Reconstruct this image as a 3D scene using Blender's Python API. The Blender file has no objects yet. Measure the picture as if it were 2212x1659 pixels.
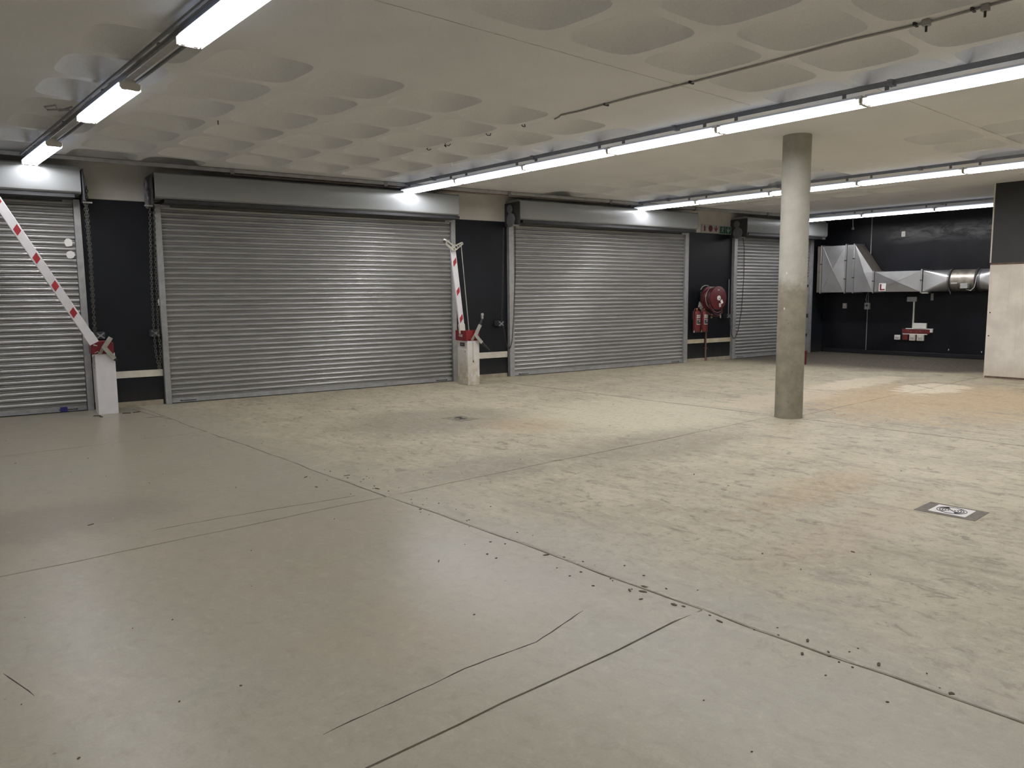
import bpy, math, random
from mathutils import Vector, Matrix
random.seed(7)
PI = math.pi
SC = bpy.context.scene
COL = SC.collection

# ------------------------------------------------------------------ camera, world, exposure
CAM_H = 1.6
F_PX, YAW, PITCH, ROLL = 1654.0, 0.71335178, 0.11490071, 0.00908493
def camera():
    cy, sy, cp, sp = math.cos(YAW), math.sin(YAW), math.cos(PITCH), math.sin(PITCH)
    fw = Vector((sy*cp, cy*cp, -sp)); r = Vector((cy, -sy, 0)); d = fw.cross(r)
    cr, sr = math.cos(ROLL), math.sin(ROLL)
    r2 = cr*r + sr*d; d2 = -sr*r + cr*d
    cd = bpy.data.cameras.new('camera'); cam = bpy.data.objects.new('camera', cd); COL.objects.link(cam)
    m = Matrix.Identity(4)
    for i in range(3):
        m[i][0] = r2[i]; m[i][1] = -d2[i]; m[i][2] = -fw[i]
    m[0][3], m[1][3], m[2][3] = 0, 0, CAM_H
    cam.matrix_world = m
    cd.sensor_width = 36; cd.lens = 36*F_PX/2212; cd.clip_start = .05; cd.clip_end = 200
    SC.camera = cam
camera()
w = bpy.data.worlds.new('world'); SC.world = w; w.use_nodes = True
w.node_tree.nodes['Background'].inputs[0].default_value = (.6, .65, .7, 1)
w.node_tree.nodes['Background'].inputs[1].default_value = .02
SC.view_settings.view_transform = 'Standard'; SC.view_settings.look = 'None'
SC.view_settings.gamma = 1; SC.view_settings.use_curve_mapping = False
SC.view_settings.exposure = 0.27
SC.cycles.max_bounces = 7; SC.cycles.diffuse_bounces = 4; SC.cycles.adaptive_threshold = .02; SC.cycles.glossy_bounces = 3
TUBE = 50.0
TUBE_COL = (.985, .965, 1.0)
CEIL = 3.55
TH = 0.117317366          # the shutter wall is a little skew to the rows of lights
CT, ST = math.cos(TH), math.sin(TH)
WALL_N = 12.62
def wp(s, n, z=0.0): return Vector((s*CT + n*ST, -s*ST + n*CT, z))

# ------------------------------------------------------------------ materials
def nt(m): return m.node_tree.nodes, m.node_tree.links
class G:
    """small node-graph helper"""
    def __init__(s, name):
        s.m = bpy.data.materials.new(name); s.m.use_nodes = True
        s.n, s.l = nt(s.m); s.b = s.n['Principled BSDF']
        s.pos = s.n.new('ShaderNodeNewGeometry').outputs['Position']
        s.obj = s.n.new('ShaderNodeTexCoord').outputs['Object']
    def link(s, a, b):
        if isinstance(a, (int, float)): b.default_value = a
        elif isinstance(a, tuple): b.default_value = a + ((1,) if len(a) == 3 and b.type == 'RGBA' else ())
        else: s.l.new(a, b)
    def mp(s, v, scale=(1,1,1), loc=(0,0,0), rot=(0,0,0)):
        q = s.n.new('ShaderNodeMapping'); s.l.new(v, q.inputs[0])
        q.inputs['Scale'].default_value = scale; q.inputs['Location'].default_value = loc; q.inputs['Rotation'].default_value = rot
        return q.outputs[0]
    def noise(s, v, scale=1, detail=4, rough=.55, dist=0):
        q = s.n.new('ShaderNodeTexNoise'); s.l.new(v, q.inputs['Vector'])
        q.inputs['Scale'].default_value = scale; q.inputs['Detail'].default_value = detail
        q.inputs['Roughness'].default_value = rough; q.inputs['Distortion'].default_value = dist
        return q.outputs['Fac']
    def vor(s, v, scale=1):
        q = s.n.new('ShaderNodeTexVoronoi'); s.l.new(v, q.inputs['Vector']); q.inputs['Scale'].default_value = scale
        return q.outputs['Distance']
    def ramp(s, f, a, b, lo=0., hi=1.):
        q = s.n.new('ShaderNodeMapRange'); q.interpolation_type = 'SMOOTHSTEP'
        s.link(f, q.inputs[0]); q.inputs[1].default_value = a; q.inputs[2].default_value = b
        q.inputs[3].default_value = lo; q.inputs[4].default_value = hi
        return q.outputs[0]
    def math(s, op, a, b=0.):
        q = s.n.new('ShaderNodeMath'); q.operation = op; s.link(a, q.inputs[0]); s.link(b, q.inputs[1]); return q.outputs[0]
    def mix(s, f, a, b):
        q = s.n.new('ShaderNodeMix'); q.data_type = 'RGBA'; s.link(f, q.inputs[0]); s.link(a, q.inputs[6]); s.link(b, q.inputs[7]); return q.outputs[2]
    def xyz(s, v):
        q = s.n.new('ShaderNodeSeparateXYZ'); s.l.new(v, q.inputs[0]); return q.outputs
    def bump(s, h, strength=.2, dist=.01):
        q = s.n.new('ShaderNodeBump'); q.inputs['Strength'].default_value = strength; q.inputs['Distance'].default_value = dist
        s.l.new(h, q.inputs['Height']); s.l.new(q.outputs[0], s.b.inputs['Normal'])
    def set(s, col=None, rough=None, metal=None, spec=None):
        for v, k in ((col, 'Base Color'), (rough, 'Roughness'), (metal, 'Metallic'), (spec, 'Specular IOR Level')):
            if v is not None: s.link(v, s.b.inputs[k])
        return s.m
def plain(name, col, rough=.5, metal=0., var=.12, scale=9., spec=.5, bump=0., rv=1.):
    g = G(name); n = g.noise(g.obj, scale, 4)
    c2 = tuple(min(1, c*(1+var)) for c in col); c1 = tuple(c*(1-var) for c in col)
    g.set(g.mix(g.ramp(n, .3, .7), c1, c2), g.ramp(n, .3, .7, max(.02, rough-.05*rv), rough+.06*rv), metal, spec)
    if bump: g.bump(n, bump, .01)
    return g.m

M = {}
def floor_material():
    g = G('worn_concrete_floor'); p = g.pos
    big = g.noise(p, .35, 3, .5); mid = g.noise(p, 1.6, 5, .6)
    streak = g.noise(g.mp(p, (4.5, 1.3, 1), rot=(0,0,-.12)), 1.0, 8, .68, .5)
    streak2 = g.noise(g.mp(p, (16, 2.6, 1), rot=(0,0,-.2)), 1.0, 6, .65, .2)
    blot = g.noise(g.mp(p, (2.6, 1.5, 1), rot=(0,0,-.3)), 3.2, 9, .75, .8)
    scrape = g.noise(g.mp(p, (60, 3.5, 1), rot=(0,0,-.16)), 1.0, 4, .6)
    x, y, z = g.xyz(p)
    far = g.ramp(g.math('ADD', x, g.math('MULTIPLY', mid, 1.5)), 3.4, 5.2)     # the bay beyond the long joint is dirtier
    c = g.mix(g.ramp(big, .35, .68), (.312, .290, .215), (.318, .314, .248))
    c = g.mix(g.ramp(mid, .3, .75, 0, .45), c, (.345, .300, .240))
    c = g.mix(far, c, g.mix(g.ramp(mid, .32, .68), (.355, .320, .222), (.450, .410, .292)))
    c = g.mix(g.math('MULTIPLY', g.ramp(streak, .50, .70, 0, .62), g.math('ADD', g.math('MULTIPLY', far, .85), .14)), c, (.190, .165, .128))
    c = g.mix(g.math('MULTIPLY', g.ramp(streak2, .54, .74, 0, .6), g.math('ADD', g.math('MULTIPLY', far, .8), .1)), c, (.50, .46, .36))
    amt = g.math('ADD', g.math('MULTIPLY', far, .72), .20)
    c = g.mix(g.math('MULTIPLY', g.ramp(blot, .54, .64, 0, .9), amt), c, (.165, .14, .105))
    c = g.mix(g.math('MULTIPLY', g.ramp(blot, .47, .36, 0, .6), amt), c, (.52, .485, .385))
    c = g.mix(g.math('MULTIPLY', g.ramp(scrape, .58, .72, 0, .55), amt), c, (.20, .175, .135))
    def blob(cx, cy, rx, ry, col, amt, soft=.35, rag=.9, c=None):
        dx = g.math('DIVIDE', g.math('SUBTRACT', x, cx), rx); dy = g.math('DIVIDE', g.math('SUBTRACT', y, cy), ry)
        d = g.math('SQRT', g.math('ADD', g.math('MULTIPLY', dx, dx), g.math('MULTIPLY', dy, dy)))
        d = g.math('ADD', d, g.math('MULTIPLY', g.math('SUBTRACT', streak, .5), rag*1.6))
        return g.mix(g.ramp(d, 1-soft, 1+soft, amt, 0), c, col)
    c = blob(8.0, 6.6, 1.7, 1.3, (.52, .49, .35), .75, .4, .9, c)       # pale scoured bay before the column
    c = blob(5.6, 8.1, 1.2, .9, (.20, .18, .135), .7, .4, 1.0, c)       # damp grime round the far drain
    c = blob(6.3, 7.0, .5, .5, (.34, .24, .13), .45, .5, 1.0, c)
    c = blob(6.4, 5.1, 1.3, .55, (.19, .165, .13), .6, .45, 1.2, c)
    c = blob(12.2, 4.6, 2.3, 1.6, (.43, .30, .155), .68, .45, 1.6, c)     # rusty mud
    c = blob(13.4, 6.2, 1.5, .35, (.60, .54, .40), .85, .2, 1.2, c)
    c = blob(13.6, 5.0, .9, .45, (.66, .60, .45), .9, .15, 1.4, c)
    c = blob(10.8, 6.1, 1.6, .5, (.55, .48, .35), .7, .3, 1.2, c)
    c = blob(5.9, 3.0, .9, .25, (.36, .26, .14), .45, .5, 1.8, c)
    c = blob(5.0, 2.3, 1.2, .22, (.38, .29, .18), .3, .5, 1.8, c)
    c = blob(2.2, 3.1, .6, .45, (.33, .26, .175), .35, .6, 1.4, c)
    c = blob(1.0, 6.3, .8, .5, (.19, .17, .135), .55, .45, 1.0, c)
    c = blob(4.4, 5.5, .7, .5, (.20, .175, .14), .5, .5, 1.1, c)
    c = blob(3.0, 3.4, .8, .7, (.38, .37, .31), .5, .5, 1.0, c)
    c = g.mix(g.math('MULTIPLY', g.ramp(g.math('ADD', x, streak), 15.6, 17.4), g.ramp(g.math('ADD', g.math('ADD', x, g.math('MULTIPLY', y, .9)), g.math('MULTIPLY', streak, 1.2)), 21.6, 22.9, 0, .97)), c, (.034, .028, .020))  # unlit recess: its shade is painted into the floor colour
    specks = g.vor(g.mp(p, (1, 1, 1)), 3.1)
    c = g.mix(g.ramp(specks, .012, .03, .6, 0), c, (.09, .08, .06))
    grain = g.noise(p, 14, 9, .78, .3)
    c = g.mix(g.math('MULTIPLY', g.ramp(grain, .50, .68, 0, .6), g.math('ADD', amt, .25)), c, (.20, .175, .13))
    c = g.mix(g.math('MULTIPLY', g.ramp(grain, .48, .34, 0, .45), g.math('ADD', amt, .2)), c, (.50, .46, .36))
    fine = g.noise(p, 90, 3, .7)
    c = g.mix(g.ramp(fine, .25, .75, .0, .22), c, (.20, .19, .16))
    rough = g.math('ADD', g.ramp(big, .3, .7, .31, .35), g.math('MULTIPLY', far, .25))
    g.set(c, rough, 0, g.ramp(x, 9, 17, .26, .12))
    g.bump(g.math('ADD', g.math('MULTIPLY', streak, .6), g.math('MULTIPLY', fine, .25)), .12, .01)
    return g.m
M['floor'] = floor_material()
M['slab_bed'] = plain('dark_joint_bed', (.045, .04, .034), .9, bump=.3)
M['joint_stain'] = plain('grimy_joint_edge', (.17, .15, .11), .9)
M['lip'] = plain('pale_joint_lip', (.36, .34, .28), .75, bump=.3, scale=30)
def ceiling_material():
    g = G('painted_ceiling'); n = g.noise(g.pos, 1.1, 5, .6); f = g.noise(g.pos, 60, 3)
    c = g.mix(g.ramp(n, .3, .7), (.79, .795, .815), (.84, .845, .865))
    g.set(g.mix(g.ramp(f, .2, .8, 0, .12), c, (.3, .28, .24)), .85, 0, .15); g.bump(f, .08, .01); return g.m
M['ceiling'] = ceiling_material()
def two_tone(name, zc, low, high, rl, rh, dirt=(.2, .18, .14), streaks=False, jag=.0):
    g = G(name); x, y, z = g.xyz(g.pos); n = g.noise(g.pos, 2.2, 5, .6); st = g.noise(g.mp(g.pos, (14, 14, .5)), 1, 4)
    zz = g.math('ADD', z, g.math('MULTIPLY', g.math('SUBTRACT', n, .5), jag))
    k = g.ramp(zz, zc-.006, zc+.006)
    lo = g.mix(g.ramp(n, .35, .7), tuple(c*.9 for c in low), tuple(c*1.1 for c in low))
    if streaks: lo = g.mix(g.ramp(st, .55, .8, 0, .3), lo, dirt)
    lo = g.mix(g.ramp(g.math('ADD', z, g.math('MULTIPLY', st, .25)), .02, .55, .45, 0), lo, dirt)
    hi = g.mix(g.ramp(n, .35, .7), tuple(c*.93 for c in high), tuple(c*1.07 for c in high))
    r = g.math('ADD', g.math('MULTIPLY', k, rh-rl), g.math('ADD', g.math('MULTIPLY', n, .12), rl-.06))
    g.set(g.mix(k, lo, hi), r, 0, g.math('ADD', g.math('MULTIPLY', k, .12), .22)); g.bump(n, .06, .01); return g.m
M['wall_front'] = two_tone('black_and_cream_paint', 3.03, (.0075, .009, .0115), (.55, .53, .49), .42, .8, (.055, .05, .04))
M['wall_side'] = two_tone('cream_and_charcoal_paint', 2.10, (.66, .62, .54), (.032, .032, .032), .75, .5, (.42, .34, .24), True)
def black_wall():
    g = G('gloss_black_wall'); n = g.noise(g.pos, 1.4, 5, .6); sm = g.noise(g.mp(g.pos, (1, .9, 3.)), 1.6, 6, .7, .6)
    x, y, z = g.xyz(g.pos)
    d = g.math('ABSOLUTE', g.math('SUBTRACT', z, 3.05)); m = g.math('MULTIPLY', g.ramp(d, 0, .3, 1, 0), g.ramp(y, 8.9, 8.2))
    c = g.mix(g.ramp(n, .3, .7), (.004, .0045, .006), (.008, .009, .012))
    c = g.mix(g.math('MULTIPLY', m, g.ramp(sm, .36, .62, 0, .7)), c, (.16, .16, .16))     # scuffed chalky patch
    g.set(c, g.ramp(n, .3, .7, .30, .38), 0, .22); return g.m
M['wall_right'] = black_wall()
M['wall_plain'] = plain('plain_hidden_wall', (.30, .285, .25), .8)
def column_material():
    g = G('stained_concrete_column'); x, y, z = g.xyz(g.pos); n = g.noise(g.pos, 6, 6, .65); f = g.noise(g.mp(g.pos, (9, 9, 5)), 3, 5, .7, .8)
    up = g.mix(g.ramp(n, .3, .7), (.33, .32, .275), (.385, .37, .315))
    dn = g.mix(g.ramp(n, .3, .7), (.17, .155, .115), (.235, .215, .16))
    dn = g.mix(g.ramp(f, .60, .68, 0, .6), dn, (.085, .075, .055))
    k = g.ramp(g.math('ADD', z, g.math('MULTIPLY', g.math('SUBTRACT', n, .5), .35)), 1.58, 1.86)
    c = g.mix(k, dn, up)
    chip = g.vor(g.mp(g.pos, (1, 1, .6)), 4.3)
    c = g.mix(g.math('MULTIPLY', g.ramp(chip, .03, .06, 1, 0), g.ramp(z, 2.1, 1.9)), c, (.62, .6, .52))
    g.set(c, .7, 0, .3); g.bump(n, .15, .01); return g.m
M['column'] = column_material()
def galv(name, col, rough, metal, sx=1.5):
    g = G(name); n = g.noise(g.mp(g.pos, (sx, sx, 8)), 1.6, 5, .6); f = g.noise(g.pos, 25, 3)
    x, y, z = g.xyz(g.pos)
    c = g.mix(g.ramp(n, .3, .75), tuple(v*.9 for v in col), tuple(v*1.08 for v in col))
    c = g.mix(g.math('MULTIPLY', g.ramp(f, .5, .8, 0, .3), g.ramp(z, 1.0, .1)), c, (.22, .19, .14))
    g.set(c, g.ramp(n, .3, .75, rough-.05, rough+.07), metal, .5); return g.m
M['slat'] = galv('galvanised_slat', (.33, .33, .32), .41, .45)
M['hood'] = plain('grey_sheet_hood', (.30, .315, .32), .24, .15, .03, .8, rv=.1)
M['rail'] = plain('grey_steel_guide', (.33, .335, .33), .5, .45)
M['duct'] = plain('galvanised_duct', (.50, .51, .51), .30, .85, .06, 4, rv=.12)
M['duct_dark'] = plain('dull_galvanised_duct', (.24, .215, .18), .5, .6, .15, 5)
M['round_duct'] = plain('weathered_spiral_duct', (.36, .34, .29), .4, .8, .22, 9, rv=.5)
M['rubber'] = plain('black_rubber', (.02, .02, .02), .7)
M['iron'] = plain('dark_iron', (.06, .062, .065), .55, .5)
M['chain'] = plain('dull_chain_steel', (.10, .098, .085), .55, .5)
M['chain_dark'] = plain('blackened_chain', (.028, .027, .025), .6, .3)
M['strut'] = plain('grey_strut_steel', (.24, .245, .26), .55, .5)
M['pipe_red'] = plain('reddish_conduit', (.30, .25, .22), .4, .5)
M['wireway'] = plain('light_grey_wireway', (.42, .42, .43), .5, .2)
M['white_paint'] = plain('white_powder_coat', (.72, .71, .72), .45, 0, .04)
def dirty_white():
    g = G('grubby_white_powder_coat'); x, y, z = g.xyz(g.pos); n = g.noise(g.pos, 9, 5, .65)
    k = g.math('MULTIPLY', g.ramp(z, .75, .05), g.ramp(n, .25, .75))
    g.set(g.mix(k, (.66, .645, .60), (.40, .32, .19)), .5, 0, .4); return g.m
M['dirty_white'] = dirty_white()
M['plastic_white'] = plain('white_plastic', (.74, .73, .68), .4, 0, .03)
M['grey_plastic'] = plain('grey_plastic', (.32, .32, .31), .5)
M['red_paint'] = plain('red_gloss_cover', (.17, .007, .011), .32, 0, .1)
M['red_dull'] = plain('faded_red', (.125, .014, .013), .45, 0, .15)
M['reel_red'] = plain('dull_reel_red', (.095, .010, .014), .42, 0, .12)
M['hose'] = plain('dull_red_hose', (.075, .012, .015), .5, 0, .15)
M['stripe'] = plain('red_reflective_tape', (.33, .018, .026), .35)
M['bracket'] = plain('cast_grey_bracket', (.34, .33, .28), .5, .2)
M['board'] = plain('cream_painted_board', (.60, .57, .48), .7, 0, .1, 5)
M['tan_board'] = plain('dusty_tan_board', (.43, .385, .27), .8, 0, .12, 5)
M['kerb'] = plain('dusty_concrete_kerb', (.27, .24, .175), .9, 0, .2, 7, bump=.3)
M['black_kerb'] = plain('black_kerb', (.009, .009, .01), .6, spec=.3)
M['brown'] = plain('brown_rusty_trim', (.12, .075, .05), .7, .1, .3, 14)
M['pipe_brown'] = plain('brown_riser_pipe', (.16, .09, .07), .5, .3)
M['dark_panel'] = plain('dark_print', (.03, .032, .036), .4)
M['sign_white'] = plain('sign_white', (.42, .40, .37), .5, 0, .03)
M['sign_red'] = plain('sign_red', (.13, .012, .018), .5, 0, .03)
M['sign_green'] = plain('sign_green', (.010, .055, .042), .5, 0, .03)
M['sign_pale'] = plain('sign_pale_green', (.28, .36, .32), .5, 0, .03)
M['label_print'] = plain('label_grey_print', (.28, .27, .27), .5, 0, .3, 60)
M['blue'] = plain('blue_tape', (.02, .015, .16), .5)
M['paper'] = plain('white_tag_and_patch', (.85, .85, .82), .6, 0, .02)
M['brass'] = plain('brass', (.4, .32, .16), .4, .8)
M['leaf'] = plain('dry_debris', (.07, .048, .03), .85)
M['pale_debris'] = plain('pale_debris', (.62, .6, .52), .8)
M['drain_plate'] = plain('cast_aluminium_drain', (.62, .61, .58), .4, .4, .06)
M['drain_frame'] = plain('grimy_drain_surround', (.13, .115, .09), .8, 0, .25, 20, bump=.4)
M['drain_dull'] = plain('grime_covered_drain', (.20, .18, .135), .8, 0, .25, 12)
M['cable'] = plain('grey_cable', (.36, .35, .34), .6)
M['cable_white'] = plain('white_cable', (.6, .58, .52), .5)
def emit(name, col, k):
    m = bpy.data.materials.new(name); m.use_nodes = True; n, l = nt(m); b = n['Principled BSDF']
    b.inputs['Base Color'].default_value = (.8, .8, .8, 1)
    b.inputs['Emission Color'].default_value = col + (1,); b.inputs['Emission Strength'].default_value = k
    return m
M['tube'] = emit('lit_fluorescent_tube', TUBE_COL, TUBE)
M['glow'] = emit('lit_diffuser_side', (.92, .96, 1.0), .88)
M['added_halo_strip'] = emit('added_halo_glow', (.70, .80, 1.0), 1.3)  # added bluish upward glow for a ceiling halo, not a real lens

# ------------------------------------------------------------------ mesh builder
class MB:
    def __init__(s): s.v = []; s.f = []; s.mi = []; s.ms = []
    def mat(s, m):
        m = M[m] if isinstance(m, str) else m
        if m not in s.ms: s.ms.append(m)
        return s.ms.index(m)
    def add(s, vs, fs, m=None):
        o = len(s.v); s.v += [tuple(v) for v in vs]; s.f += [tuple(i+o for i in f) for f in fs]
        k = s.mat(m) if m else 0
        s.mi += [k]*len(fs); return s
    def box(s, x0, x1, y0, y1, z0, z1, m=None):
        vs = [(x, y, z) for x in (x0, x1) for y in (y0, y1) for z in (z0, z1)]
        return s.add(vs, [(0,1,3,2),(4,6,7,5),(0,4,5,1),(2,3,7,6),(0,2,6,4),(1,5,7,3)], m)
    def prism(s, pts, a, b, axis='y', m=None):
        """closed outline (u,v) extruded from a to b along an axis; u,v are the other two axes in order"""
        n = len(pts); fn = {'x': lambda u, v, w: (w, u, v), 'y': lambda u, v, w: (u, w, v), 'z': lambda u, v, w: (u, v, w)}[axis]
        vs = [fn(u, v, a) for u, v in pts] + [fn(u, v, b) for u, v in pts]
        fs = [tuple(range(n))[::-1], tuple(range(n, 2*n))] + [(i, (i+1) % n, n+(i+1) % n, n+i) for i in range(n)]
        return s.add(vs, fs, m)
    def bar(s, p, q, wd, dp, up=(0,0,1), m=None):
        """rectangular bar from p to q"""
        p, q = Vector(p), Vector(q); d = (q-p).normalized(); a = d.cross(Vector(up)).normalized(); b = a.cross(d)
        vs = [c + sx*a*wd/2 + sy*b*dp/2 for c in (p, q) for sx, sy in ((-1,-1),(1,-1),(1,1),(-1,1))]
        return s.add(vs, [(3,2,1,0),(4,5,6,7),(0,1,5,4),(1,2,6,5),(2,3,7,6),(3,0,4,7)], m)
    def tube(s, pts, r, n=8, m=None, closed=False, caps=True):
        pts = [Vector(p) for p in pts]; K = len(pts); rings = []; pa = None
        for i, p in enumerate(pts):
            if closed: d = pts[(i+1) % K]-pts[i-1]
            else: d = pts[min(i+1, K-1)]-pts[max(i-1, 0)]
            d.normalize()
            if pa is None:
                pa = d.cross(Vector((0,0,1)));
                if pa.length < .05: pa = d.cross(Vector((0,1,0)))
            else: pa = pa - d*pa.dot(d)
            pa.normalize(); pb = d.cross(pa)
            rr = r[i] if isinstance(r, (list, tuple)) else r
            rings.append([p + rr*(math.cos(2*PI*k/n)*pa + math.sin(2*PI*k/n)*pb) for k in range(n)])
        vs = [v for ring in rings for v in ring]; fs = []
        for i in range(K if closed else K-1):
            j = (i+1) % K
            for k in range(n): fs.append((i*n+k, i*n+(k+1) % n, j*n+(k+1) % n, j*n+k))
        if caps and not closed: fs += [tuple(range(n))[::-1], tuple(range((K-1)*n, K*n))]
        return s.add(vs, fs, m)
    def lathe(s, prof, c, axis='z', n=24, m=None):
        """prof = [(radius, along)]"""
        fn = {'z': lambda a, r, h: (c[0]+r*math.cos(a), c[1]+r*math.sin(a), c[2]+h),
              'y': lambda a, r, h: (c[0]+r*math.cos(a), c[1]+h, c[2]+r*math.sin(a)),
              'x': lambda a, r, h: (c[0]+h, c[1]+r*math.cos(a), c[2]+r*math.sin(a))}[axis]
        vs = [fn(2*PI*k/n, r, h) for r, h in prof for k in range(n)]; fs = []
        for i in range(len(prof)-1):
            for k in range(n): fs.append((i*n+k, i*n+(k+1) % n, (i+1)*n+(k+1) % n, (i+1)*n+k))
        fs += [tuple(range(n)), tuple(range((len(prof)-1)*n, len(prof)*n))]
        return s.add(vs, fs, m)
    def mesh(s, name, m=None, sharp=32):
        me = bpy.data.meshes.new(name); me.from_pydata(s.v, [], s.f)
        for k in (s.ms or [M[m] if isinstance(m, str) else m]): me.materials.append(k)
        if s.ms: me.polygons.foreach_set('material_index', s.mi)
        import bmesh
        b = bmesh.new(); b.from_mesh(me); bmesh.ops.recalc_face_normals(b, faces=b.faces); b.to_mesh(me); b.free()
        me.shade_smooth(); me.set_sharp_from_angle(angle=math.radians(sharp)); me.update()
        return me
    def build(s, name, m=None, parent=None, bevel=0, loc=None, rz=0, sharp=32, **tags):
        o = bpy.data.objects.new(name, s.mesh(name, m, sharp)); COL.objects.link(o)
        if parent is not None: o.parent = parent
        if loc is not None: o.location = loc
        o.rotation_euler.z = rz
        if bevel:
            b = o.modifiers.new('bevel', 'BEVEL'); b.width = bevel; b.segments = 2; b.limit_method = 'ANGLE'; b.angle_limit = .6
        for k, v in tags.items(): o[k] = v
        return o
def tag(o, label=None, category=None, group=None, kind=None):
    for k, v in (('label', label), ('category', category), ('group', group), ('kind', kind)):
        if v: o[k] = v
    return o
def thing(name, label, category, loc=(0,0,0), rz=0., group=None, kind=None):
    o = bpy.data.objects.new(name, None); COL.objects.link(o); o.location = loc; o.rotation_euler.z = rz
    o.empty_display_size = .1
    return tag(o, label, category, group, kind)
def wthing(name, label, category, s, n, z=0., group=None, kind=None):
    return thing(name, label, category, wp(s, n, z), -TH, group, kind)
def child(mesh, name, parent, loc=(0,0,0), rot=(0,0,0)):
    o = bpy.data.objects.new(name, mesh); COL.objects.link(o); o.parent = parent; o.location = loc; o.rotation_euler = rot; return o
def copy_tree(o, parent=None):
    c = o.copy(); COL.objects.link(c); c.parent = parent
    for ch in list(o.children): copy_tree(ch, c)
    return c

X0, X1, Y0 = -6.2, 20.2, -5.0
# ------------------------------------------------------------------ floor: slabs with open joints
floor = MB().box(X0-.3, X1+.3, Y0-.3, 14.2, -.2, -.045).build('floor', 'slab_bed', kind='structure')
def wob(seed, t): return .010*math.sin(t*1.7+seed) + .006*math.sin(t*5.3+seed*2.1) + .004*math.sin(t*13.7+seed*3.3)
def slab(x0, x1, y0, y1, sx0, sx1, sy0, sy1):
    g = .006; pts = []; N = lambda a, b: max(2, int(abs(b-a)/.22))
    def row(n, f): return [f(i/n) for i in range(n)]
    k = N(x0, x1); pts += row(k, lambda t: (x0+(x1-x0)*t, y0+g+wob(sy0, x0+(x1-x0)*t)))
    k = N(y0, y1); pts += row(k, lambda t: (x1-g+wob(sx1, y0+(y1-y0)*t), y0+(y1-y0)*t))
    k = N(x0, x1); pts += row(k, lambda t: (x1+(x0-x1)*t, y1-g+wob(sy1, x1+(x0-x1)*t)))
    k = N(y0, y1); pts += row(k, lambda t: (x0+g+wob(sx0, y1+(y0-y1)*t), y1+(y0-y1)*t))
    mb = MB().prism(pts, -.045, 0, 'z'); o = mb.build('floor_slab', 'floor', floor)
    return o
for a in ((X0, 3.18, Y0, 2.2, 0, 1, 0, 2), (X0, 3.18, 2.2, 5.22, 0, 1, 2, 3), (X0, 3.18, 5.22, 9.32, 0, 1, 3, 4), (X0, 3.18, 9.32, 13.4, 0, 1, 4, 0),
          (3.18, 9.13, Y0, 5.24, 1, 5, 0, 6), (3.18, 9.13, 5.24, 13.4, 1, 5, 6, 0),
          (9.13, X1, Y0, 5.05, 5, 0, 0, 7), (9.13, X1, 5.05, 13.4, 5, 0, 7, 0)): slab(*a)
def ribbon(pts, wd, jit, z0, z1, name, m, step=.06):
    rnd = random.Random(len(pts)*7+int(pts[0][0]*100)); L = []
    for (ax, ay), (bx, by) in zip(pts, pts[1:]):
        n = max(1, int(math.hypot(bx-ax, by-ay)/step))
        for i in range(n): L.append((ax+(bx-ax)*i/n, ay+(by-ay)*i/n))
    L.append(pts[-1]); off = 0; vs = []; fs = []
    for i, (x, y) in enumerate(L):
        j = min(i+1, len(L)-1); h = max(0, j-1) if j == i else i
        dx, dy = L[j][0]-L[h][0], L[j][1]-L[h][1]; l = math.hypot(dx, dy) or 1; nx, ny = -dy/l, dx/l
        off = off*.8 + rnd.uniform(-jit, jit); w_ = wd*rnd.uniform(.55, 1.3)/2
        if i in (0, len(L)-1): w_ *= .2
        for sg in (-1, 1): vs += [(x+nx*(off+sg*w_), y+ny*(off+sg*w_), z0), (x+nx*(off+sg*w_), y+ny*(off+sg*w_), z1)]
    for i in range(len(L)-1):
        a = i*4; b = a+4
        fs += [(a+1, b+1, b+3, a+3), (a, a+1, b+1, b), (a+2, b+2, b+3, a+3)]
    return MB().add(vs, fs).build(name, m, floor)
ribbon([(3.205+wob(1, y/5), y/5) for y in range(-6, 36)], .028, .002, -.001, .0016, 'joint_lip', 'lip')
ribbon([(9.135+wob(5, y/4), y/4) for y in range(0, 20)], .022, .003, -.001, .0008, 'joint_stain', 'joint_stain')
ribbon([(9.135+wob(5, y/4), y/4) for y in range(22, 44)], .03, .003, -.001, .0008, 'joint_stain', 'joint_stain')
ribbon([(1.2, 2.47), (1.9, 2.52), (2.3, 2.50), (2.72, 2.60)], .006, .004, -.001, .0007, 'crack', 'slab_bed')
ribbon([(.385, 3.82), (.45, 3.51)], .006, .002, -.001, .0007, 'crack', 'slab_bed')
ribbon([(3.05, 12.0), (3.1, 11.2), (3.16, 10.55)], .008, .004, -.001, .0007, 'crack', 'slab_bed')
ribbon([(2.95, 11.02), (3.2, 10.98)], .02, .004, -.001, .0008, 'crack', 'slab_bed')
ribbon([(1.5, 5.55), (2.3, 5.5), (3.0, 5.42)], .006, .006, -.001, .0007, 'crack', 'slab_bed')
ribbon([(13.5, 4.9), (13.9, 5.5), (14.6, 5.3)], .02, .006, -.001, .0008, 'crack', 'slab_bed')

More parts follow.
